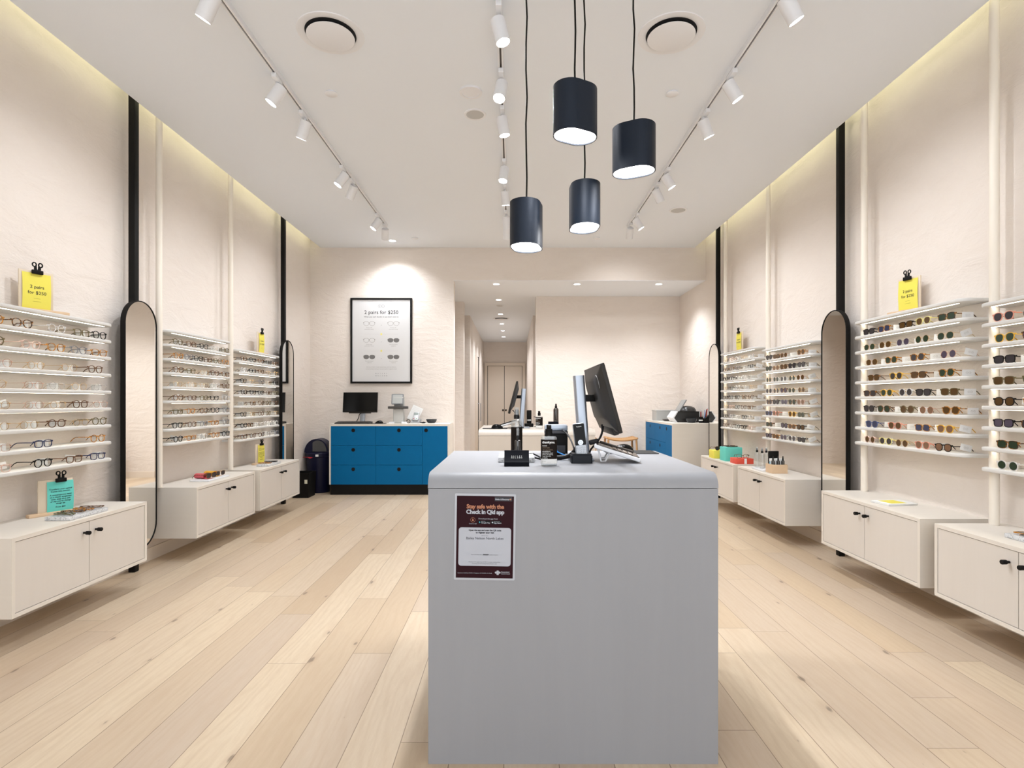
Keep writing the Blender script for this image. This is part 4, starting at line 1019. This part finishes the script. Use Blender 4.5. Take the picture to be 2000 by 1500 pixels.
# notice on the counter front
def notice():
    t = thing('notice_sign', 'laminated maroon check-in notice taped to the grey counter front', 'notice', (-.0951, 1.9198, .7825), 0)
    t.rotation_euler = (0, R(.9), 0)
    D = -.0002
    obj('sheet', MB().prism(rrect(-.105, .105, -.1485, .1485, .004), -.0006, 0, 'y'), pm('laminate', (.44, .46, .50), .4), t)
    MAR = pm('maroon', (.022, .004, .007), .6, **{'Specular IOR Level': .12}); W = pm('notice_white', (.42, .44, .49), .5)
    obj('print_panel', MB().box(-.098, .098, -.0010, -.0006, -.1415, .1405), MAR, t)
    b = MB(); b.prism(rrect(-.090, .090, -.100, .032, .010), -.0014, -.0010, 'y'); obj('white_panel', b, W, t)
    b = MB(); b.box(.032, .092, -.0013, -.0010, .124, .138, 0); b.box(-.023, .017, -.0013, -.0010, .045, .056, 1); b.box(.020, .055, -.0013, -.0010, .045, .056, 1); b.ring(circ(-.042, .058, .0075, 20), circ(-.042, .058, .0083, 20), -.0013, -.0010, 'y', 2)
    b.prism([(-.045, .054), (-.039, .054), (-.040, .059), (-.043, .063)], -.0014, -.0010, 'y', 2)
    b.prism([(-.020, .0475), (-.016, .0505), (-.020, .0535)], -.0016, -.0010, 'y', 3); b.prism(circ(.0255, .0503, .0027, 14), -.0016, -.0010, 'y', 4)
    b.prism(rrect(.042, .050, -.130, -.115, .002, 3), -.0014, -.0010, 'y', 4); b.prism(circ(.0395, -.122, .0035, 10), -.0014, -.0010, 'y', 4); b.prism(circ(.0525, -.122, .0035, 10), -.0014, -.0010, 'y', 4); b.prism(circ(.086, .130, .003, 8), -.0016, -.0013, 'y', 2)
    obj('badges', b, [pm('badge_navy', (.012, .012, .018), .4), M_BLACKG, pm('copper_ink', (.42, .17, .09), .6), pm('badge_cyan', (.05, .45, .60), .5), W], t)
    l = MB(); y = -.0018
    l.text('Stay safe with the', 0, y, .098, .0195, 0, 'CENTER', .0007, .94)
    l.text('Check In Qld app', 0, y, .0795, .0195, 1, 'CENTER', .0008, .94)
    l.text('Unite & Recover', .058, y, .1275, .0072, 1, 'CENTER', .0003)
    l.text('Download the app from', -.023, y, .0605, .0068, 1, 'LEFT'); l.text('Check In Qld', -.042, y, .0435, .0048, 1)
    l.text('GET IT ON', -.013, y, .0525, .0028, 1, 'LEFT'); l.text('Google Play', -.013, y, .0468, .0062, 1, 'LEFT', .0001); l.text('Download on the', .030, y, .0525, .0028, 1, 'LEFT'); l.text('App Store', .030, y, .0468, .0062, 1, 'LEFT', .0001)
    l.text('Open the app and scan the QR code', 0, y, .0205, .0075, 2, 'CENTER', .0003); l.text('to register your visit', 0, y, .0125, .0075, 2, 'CENTER', .0003)
    l.text('Business name', 0, y, .003, .0038, 2); l.text('Bailey Nelson North Lakes', 0, y, -.0085, .0118, 2)
    l.text("Can't scan? Enter this code          manually to check in.", 0, y, -.0625, .0042, 2); l.text('360669', .004, y, -.0628, .0062, 2, 'CENTER', .0003)
    l.text('Thank you for supporting COVID-19 contact tracing efforts', 0, y, -.0875, .0045, 2); l.text('and doing your bit to keep Queenslanders safe.', 0, y, -.0935, .0045, 2)
    l.text('Questions? Call the COVID-19 helpline 134 COVID (13 42 68)', -.092, y, -.126, .0046, 1, 'LEFT'); l.text('Queensland', .0575, y, -.1215, .0060, 1, 'LEFT', .0001); l.text('Government', .0575, y, -.1275, .0060, 1, 'LEFT')
    obj('lettering', l, [pm('copper_ink', (.42, .17, .09), .6), W, M_INK], t)
notice()
# framed poster
def poster():
    t = thing('framed_poster', 'black-framed poster reading 2 pairs for $250 above the blue cabinet', 'poster', (-1.842, 7.8495, 2.090), 0)
    W, H = .432, .600
    b = MB()
    for a in ((-W, W, H - .026, H), (-W, W, -H, -H + .026), (-W, -W + .026, -H + .026, H - .026), (W - .026, W, -H + .026, H - .026)): b.box(a[0], a[1], -.026, 0, a[2], a[3])
    obj('frame', b, M_BLACK, t)
    obj('sheet', MB().box(-W + .026, W - .026, -.014, -.002, -H + .026, H - .026), pm('poster_sheet', (.66, .66, .66), .28), t)
    y = -.0146; l = MB()
    G = lambda px, py: ((px - 541) / 7.5 * (.864 / 132.6) * .9, (757 - py) / 1385 * 1.2)
    for sx in (-.0225, .0225):
        l.ring(circ(sx, .485, .0190, 28), circ(sx, .485, .0218, 28), y, y + .001, 'y', 0); l.prism(circ(sx, .485, .005, 10), y, y + .001, 'y', 0)
    l.text('2 pairs for $250', 0, y, .375, .072, 0, 'CENTER', .0006, 1.02)
    l.text("When you can't decide or just don't want to", 0, y, .326, .0262, 0, 'CENTER', .0003, 1.02)
    for zz, a, c in ((.075 + .165, 'Frames with', 'Frames with'), (-.165 + .165 + .005, 'Frames with', 'Non-prescription'), (-.23, 'Non-prescription', 'Non-prescription')):
        for sx, tx in ((-.170, a), (.170, c)):
            l.text(tx, sx, y, zz - .062, .0165, 1); l.text('prescription lenses' if tx[0] == 'F' else 'sunglasses', sx, y, zz - .084, .0165, 1)
        l.text('+', 0, y, zz - .03, .022, 0)
    for zz in (.092, -.143): l.box(-.235, -.02, y, y + .0005, zz, zz + .0008, 1); l.box(.02, .235, y, y + .0005, zz, zz + .0008, 1)
    l.text('All prices include 1.5 index optical lenses with anti-reflective,', 0, y, -.375, .0172, 1); l.text('scratch-resistant coating or non-prescription sunglasses lenses', 0, y, -.402, .0172, 1)
    for k, w_ in enumerate(('BAILEY', 'NELSON')):
        for j, c in enumerate(w_): l.text(c, (j - 2.5) * .030, y, -.468 - k * .031, .020, 0)
    obj('lettering', l, [M_INK, M_INKG], t)
    g = MB()
    def pict(cx, cz, dark):
        for s in (-1, 1):
            o = [(cx + s * .041 + x * 1.5, cz + z * 1.3) for x, z in outline('panto', .047, .041, 24)]
            q = [(cx + s * .041 + x * 1.5, cz + z * 1.3) for x, z in offs(outline('panto', .047, .041, 24), .0028)]
            if dark: g.prism(q, y, y + .001, 'y', 1)
            else: g.ring(o, q, y, y + .001, 'y', 0)
            g.box(min(cx + s * .072, cx + s * .083), max(cx + s * .072, cx + s * .083), y, y + .001, cz + .006, cz + .020, 0)
        g.tube([(cx - .008, y, cz + .010), (cx, y, cz + .015), (cx + .008, y, cz + .010)], .002, 5)
    for sx, zz, dk in ((-.170, .240, 0), (.170, .240, 0), (-.170, .005, 0), (.170, .005, 1), (-.170, -.230, 1), (.170, -.230, 1)): pict(sx, zz, dk)
    obj('glasses_drawings', g, [M_INKG, pm('ink_mid', (.16, .155, .15), .8)], t)
    s = MB()
    for zz in (.092, -.143):
        s.prism([((.017 if k % 2 else .011) * math.cos(PI * k / 8), zz + (.017 if k % 2 else .011) * math.sin(PI * k / 8)) for k in range(16)], y - .0004, y + .0005, 'y')
    obj('yellow_marks', s, pm('yellow_ink', (.78, .70, .18), .7), t)
poster()

# ------------------------------------------------------------------ on the blue cabinet below the poster
TC = .9405
t = thing('keyboard', 'black keyboard before the monitor on the blue cabinet', 'keyboard', (-2.13, 7.485, TC), R(-1))
obj('case', MB().prism([(-.075, 0), (-.075, .010), (.075, .026), (.075, 0)], -.235, .235, 'x'), pm('key_case', (.025, .024, .023), .4), t)
k = MB()
for r_ in range(5):
    for c_ in range(21): k.M = Matrix.Translation((-.220 + c_ * .0212, -.058 + r_ * .0265, .0122 + r_ * .00283)) @ Matrix.Rotation(R(6), 4, 'X'); k.box(-.0088, .0088, -.011, .011, 0, .005)
obj('keys', k, pm('key_caps', (.035, .033, .031), .45), t)
tag(obj('mouse_mat', MB().prism(rrect(-.095, .095, -.08, .08, .01), 0, .0025), pm('mat_black', (.02, .019, .018), .8), None, (-1.795, 7.495, TC)), 'small black mouse mat on the blue cabinet below the poster', 'mouse mat')
mouse((-1.79, 7.49, TC + .003), R(100), 'black mouse on the blue cabinet below the poster', 0)
t = thing('lensmeter', 'grey lensmeter with small tilted screen on the blue cabinet', 'optical instrument', (-1.555, 7.63, TC), R(3))
ML = pm('meter_grey', (.50, .50, .48), .4)
obj('body', MB().rbox(-.068, .068, -.05, .09, 0, .205, .01, 3).rbox(-.064, .070, -.01, .09, .205, .30, .01, 3), ML, t)
obj('head', MB().rbox(-.075, .075, -.055, .08, .275, .36, .012, 3), ML, t)
s = MB(); s.M = Matrix.Translation((-.008, -.05, .325)) @ Matrix.Rotation(R(-18), 4, 'X'); s.prism(rrect(-.082, .082, -.072, .075, .014), -.010, .004, 'y'); sc = obj('screen_bezel', s, pm('meter_bezel', (.22, .23, .24), .35, .3), t)
s = MB(); s.M = Matrix.Translation((-.008, -.05, .325)) @ Matrix.Rotation(R(-18), 4, 'X'); s.box(-.066, .066, -.0118, -.0102, -.058, .060); obj('screen', s, pm('meter_screen', (.45, .47, .46), .15), sc)
obj('frame_tray', MB().rbox(-.135, .135, -.085, -.02, .198, .232, .006), pm('meter_dark', (.06, .055, .05), .4), t)
obj('lens_holder', MB().rbox(-.045, .035, -.080, -.02, .255, .268, .004).cyl((.045, -.06, .262), (.045, -.06, .290), .010), M_BLACK, t)
for sx in (-1, 1): obj('foot', MB().prism([(sx * .050, -.095), (sx * .120, -.085), (sx * .115, -.03), (sx * .050, -.02)], 0, .022), M_WHITE, t)
def paper(loc, rot, label, w=.105, h=.21):
    tag(obj('paper_sheet', MB().box(-w / 2, w / 2, 0, .0006, 0, h), M_PAPER, None, loc, rot), label, 'paper', 'papers leaning behind the lensmeter')
t1 = thing('paper_sheet', 'printed paper sheet leaning on the wall between lensmeter and card terminal', 'paper', (-1.40, 7.77, TC + .034)); t1.rotation_euler = (R(-10), R(24), 0)
obj('sheet', MB().box(-.075, .075, 0, .0008, 0, .21), M_PAPER, t1)
l = MB()
for a in range(9): l.text('_________________', -.062, -.0006, .185 - a * .021, .014, 0, 'LEFT')
obj('lettering', l, M_INKG, t1)
t = thing('card_terminal', 'silver card payment terminal in its dock on the blue cabinet', 'payment terminal', (-1.325, 7.66, TC), R(-4))
obj('dock', MB().prism([(-.075, 0), (-.075, .018), (.03, .060), (.075, .05), (.075, 0)], -.058, .058, 'x'), pm('term_silver', (.40, .41, .42), .35, .3), t)
M = Matrix.Translation((0, -.055, .035)) @ Matrix.Rotation(R(-42), 4, 'X')
h = MB(); h.M = M; h.rbox(-.038, .042, -.014, .018, 0, .145, .008, 3); hd = obj('handset', h, pm('term_silver', (.40, .41, .42), .35, .3), t)
s = MB(); s.M = M; s.box(-.028, .032, -.0152, -.0138, .09, .13); obj('display', s, pm('term_lcd', (.22, .26, .24), .2), hd)
s = MB(); s.M = M
for a in range(4):
    for c in range(3): s.rbox(-.026 + c * .0205, -.012 + c * .0205, -.0165, -.013, .018 + a * .016, .028 + a * .016, .001, 1, 2 if (a == 0 and c == 0) else (1 if a == 0 and c == 2 else 0))
obj('keypad', s, [M_WHITE, pm('key_green', (.05, .35, .12), .4), pm('key_red', (.5, .04, .03), .4)], hd)
def bowl(loc, label, r=.075, h=.052):
    t = tag(obj('bowl', MB().lathe([(0, 0), (r * .62, 0), (r * .9, h * .5), (r, h), (r * .95, h), (r * .84, h * .5), (r * .58, .005), (0, .005)], n=36), pm('bowl_black', (.015, .018, .022), .3), None, loc), label, 'bowl')
bowl((-1.115, 7.68, TC), 'shallow black bowl on the blue cabinet beside the card terminal')
cable('terminal_cable', [(-1.27, 7.66, .952), (-1.24, 7.64, .950), (-1.215, 7.66, .955), (-1.19, 7.62, .948), (-1.20, 7.58, .946), (-1.235, 7.60, .946)], .006, M_CBL, 'bunched black cable between card terminal and bowl')
cable('lensmeter_cable', [(-1.475, 7.735, .955), (-1.45, 7.73, .985), (-1.405, 7.62, .985), (-1.395, 7.60, .955), (-1.41, 7.59, .946), (-1.41, 7.62, .946)], .004, M_CBL, 'thin dark cable looping beside the lensmeter')
cable('monitor_cable', [(-2.06, 7.628, 1.082), (-2.085, 7.60, 1.06), (-2.10, 7.615, 1.02), (-2.12, 7.62, .98), (-2.15, 7.625, .947)], .005, M_CBL, 'black cable hanging behind the monitor below the poster')

# ------------------------------------------------------------------ on the recess cabinet
t = thing('storage_box', 'frosted clear plastic box at the far end of the recess cabinet', 'storage box', (2.36, 8.68, TC), R(2))
b = MB(); b.ring(rrect(-.155, .155, -.11, .11, .015), rrect(-.16, .16, -.115, .115, .018), 0, .15, 'z'); b.prism(rrect(-.155, .155, -.11, .11, .015), 0, .004)
MF = glassy('frosted', (.80, .82, .82), .1, .3, (.62, .63, .62), .6)
obj('body', b, MF, t); obj('lid', MB().rbox(-.164, .164, -.119, .119, .1502, .163, .004), MF, t)
t = thing('shallow_dish', 'flat dark grey dish on the recess cabinet before the frosted box', 'dish', (2.33, 8.40, TC))
obj('dish', MB().lathe([(0, 0), (.045, 0), (.08, .028), (.076, .028), (.043, .005), (0, .005)], n=32), pm('dish_grey', (.10, .09, .08), .4), t)
t = thing('lens_edger', 'black bench machine with white control panel and domed cover on the recess cabinet', 'optical machine', (2.475, 8.08, TC), 0)
obj('body', MB().prism([(-.13, 0), (-.175, .06), (-.12, .15), (.18, .15), (.18, 0)], -.16, .16, 'y'), pm('edger_black', (.016, .015, .014), .35), t)
obj('control_panel', MB().prism([(-.132, -.0), (-.179, .061), (-.123, .152), (-.135, .158), (-.200, .066), (-.150, 0)], -.155, .155, 'y'), M_WHITE, t)
s = MB()
for k_ in range(3): s.M = Matrix.Translation((-.158 + .0165 * k_, -.10, .095 + .024 * k_)) @ Matrix.Rotation(R(30), 4, 'Y'); s.box(-.006, .006, -.03, .03, -.008, .008)
obj('buttons', s, M_BLACK, t)
obj('dome', MB().lathe([(.125, 0), (.12, .03), (.095, .062), (.05, .080), (0, .084)], (.055, 0, .150), 32), pm('dome_black', (.03, .03, .03), .25), t)
obj('rim', MB().box(-.125, .185, -.165, .165, .146, .154), M_BLACK, t)
s = MB(); s.M = Matrix.Translation((-.075, .06, .150)) @ Matrix.Rotation(R(32), 4, 'Y'); s.rbox(-.008, .008, -.11, .11, 0, .20, .004); obj('raised_screen', s, pm('edger_screen', (.32, .33, .33), .3, .2), t)
bowl((2.50, 7.80, TC), 'black bowl before the bench machine on the recess cabinet', .078, .058)
def cup(loc, label, r=.028, h=.085): 
    return tag(obj('pen_cup', MB().lathe([(0, 0), (r, 0), (r, h), (r * .9, h), (r * .9, .004), (0, .004)], n=24), M_BLACK, None, loc), label, 'pen cup')
c_ = cup((2.60, 7.70, TC), 'round black pen cup with a white stripe, nearer the bowl'); obj('label', MB().lathe([(.0283, .03), (.0283, .045)], n=24), M_PAPER, c_)
b = MB(); b.prism([(-.035, 0), (-.035, .055), (-.005, .075), (.035, .11), (.035, 0)], -.045, .045, 'y')
tag(obj('desk_caddy', b, M_BLACK, None, (2.668, 7.70, TC)), 'black sloping desk caddy full of pens, beside the wall', 'desk caddy')
PENC = [('black', M_BLACK), ('white', M_WHITE), ('red', pm('pen_red', (.6, .03, .02), .4)), ('blue', pm('pen_blue', (.02, .15, .6), .4)), ('grey', M_GREYP)]
for k_ in range(9):
    a = (2.59 + .008 * (k_ % 3), 7.695 + .008 * (k_ // 3)) if k_ < 4 else (2.645 + .010 * (k_ - 4), 7.69)
    nm, m = PENC[(k_ * 2) % 5]
    z0 = TC + (.006 if k_ < 4 else .07 + .008 * (k_ - 4))
    o = obj('pen', MB().cyl((0, 0, 0), (random.uniform(-.015, .02), random.uniform(-.02, .005), .15 if k_ < 4 else .11), .0042, n=10), m, None, (a[0], a[1], z0))
    tag(o, '%s pen standing in the %s, %s of them' % (nm, 'round black pen cup' if k_ < 4 else 'black desk caddy', ORD[k_ if k_ < 4 else k_ - 4]), 'pen', 'pens on the recess cabinet')

# ------------------------------------------------------------------ bins
t = thing('swing_bin', 'navy swing-top bin between the eyeglasses wall and the blue cabinet', 'bin', (-2.655, 7.655, 0))
obj('body', MB().lathe([(0, .001), (.138, 0), (.142, .01), (.166, .50), (.160, .50), (.0, .50)], n=40), M_NAVY, t)
obj('rim', MB().lathe([(.168, .485), (.176, .490), (.178, .535), (.170, .545), (.160, .546), (0, .546)], n=40), M_NAVY, t)
l = MB(); P = [(.165 * math.cos(PI * k / 24), .545 + .185 * math.sin(PI * k / 24)) for k in range(25)]
bmd = MB(); bmd.prism(P, -.10, .10, 'y', smooth=True); obj('lid', bmd, M_NAVY, t)
P2 = [(.118 * math.cos(PI * k / 24) * 1., .560 + .150 * math.sin(PI * k / 24)) for k in range(25)]
P2 = [(max(-.07, min(.13, x)) + .02, z) for x, z in P2]
obj('flap', MB().prism(P2, -.106, -.098, 'y'), pm('flap_grey', (.085, .085, .085), .2), t)
obj('bag_edge', MB().prism([(-.16, .487), (-.09, .487), (-.065, .470), (-.02, .487), (.02, .487), (.02, .491), (-.16, .491)], -.170, -.1665, 'y'), pm('bag_red', (.55, .03, .05), .5), t)
obj('sticker', MB().box(.015, .055, -.1796, -.178, .497, .527), M_PAPER, t)
t = thing('waste_bin', 'small black waste bin behind the pale cabinet', 'bin', (-2.715, 7.27, 0))
b = MB()
P = [(-.10, -.115), (.10, -.115), (.10, .115), (-.10, .115)]
V = [(x, y, .001) for x, y in P] + [(x * 1.12, y * 1.12, .32) for x, y in P] + [(x * 1.05, y * 1.05, .32) for x, y in P] + [(x * .94, y * .94, .012) for x, y in P]
F = [(3, 2, 1, 0)] + [(a, (a + 1) % 4, 4 + (a + 1) % 4, 4 + a) for a in range(4)] + [(4 + a, 4 + (a + 1) % 4, 8 + (a + 1) % 4, 8 + a) for a in range(4)] + [(8 + a, 8 + (a + 1) % 4, 12 + (a + 1) % 4, 12 + a) for a in range(4)] + [(12, 13, 14, 15)]
b._add(V, F); obj('body', b, M_BLACK, t)
obj('sticker', MB().box(.052, .088, -.1265, -.1245, .185, .235), pm('sticker_cream', (.7, .7, .55), .6), t)

# ------------------------------------------------------------------ rattan stools
def stool(x, y, label):
    t = thing('rattan_stool', label, 'stool', (x, y, 0), 0, 'rattan stools in the recess')
    W, D, H = .225, .17, .655
    for sx in (-1, 1):
        for sy in (-1, 1):
            obj('leg', MB().cyl((sx * (W + .015), sy * (D + .015), 0), (sx * (W - .01), sy * (D - .01), H - .01), .017, .016, n=12), M_RATTAN, t)
    f = MB()
    for sy in (-1, 1):
        f.tube([(sx_ * W, sy * D, H + .012 - .03 * (1 - sx_ * sx_)) for sx_ in [-1 + .2 * k for k in range(11)]], .017, 8)
    for sx in (-1, 1): f.tube([(sx * W, -D, H + .012), (sx * W, D, H + .012)], .017, 8)
    z = .22
    for p_, q_ in (((-W - .005, -D - .003, z), (W + .005, -D - .003, z)), ((-W - .005, D + .003, z), (W + .005, D + .003, z)), ((-W - .005, -D, z + .06), (-W - .005, D, z + .06)), ((W + .005, -D, z + .06), (W + .005, D, z + .06))): obj('stretcher', MB().tube([p_, q_], .010, 8), M_RATTAN, t)
    obj('frame', f, M_RATTAN, t)
    s = MB(); n, m = 22, 16; V = []
    for i in range(n + 1):
        u = -1 + 2 * i / n
        for j in range(m + 1):
            v = -1 + 2 * j / m
            bump = .005 * (1 if (i + j) % 2 else -1)
            V.append((u * W * .97, v * D * .97, H + .016 - .03 * (1 - u * u) + bump))
    q = len(V); V += [(a, b_, c - .012) for a, b_, c in V]
    F = []
    for i in range(n):
        for j in range(m):
            a = i * (m + 1) + j; F.append((a, a + m + 1, a + m + 2, a + 1)); F.append((q + a, q + a + 1, q + a + m + 2, q + a + m + 1))
    s._add(V, F); obj('woven_seat', s, M_RATTAN, t)
stool(1.69, 8.74, 'rattan stool with woven saddle seat, nearer the recess cabinet')
stool(1.05, 8.74, 'rattan stool with woven seat, nearer the corridor and half hidden')

# ------------------------------------------------------------------ shopfront light, camera, world
w = bpy.data.worlds.new('world'); SC.world = w; w.use_nodes = True
bg = w.node_tree.nodes['Background']; bg.inputs[0].default_value = (.93, .96, 1., 1); bg.inputs[1].default_value = 1.15
cam = bpy.data.cameras.new('camera'); co = bpy.data.objects.new('camera', cam); COL.objects.link(co)
co.location = (0, 0, 1.252); co.rotation_euler = (PI / 2, 0, 0)
cam.sensor_width = 36; cam.lens = 1090 * 36 / 2000; cam.shift_x = -.0005; cam.shift_y = .016
cam.clip_start = .02; cam.clip_end = 60
SC.camera = co
vs = SC.view_settings; vs.view_transform = 'Standard'; vs.look = 'None'; vs.exposure = 1.11; vs.gamma = 1.; vs.use_curve_mapping = False
cy = SC.cycles
cy.use_denoising = True; cy.max_bounces = 9; cy.diffuse_bounces = 5; cy.glossy_bounces = 4; cy.transparent_max_bounces = 24
cy.sample_clamp_indirect = 6.; cy.caustics_reflective = False; cy.caustics_refractive = False; cy.use_light_tree = True
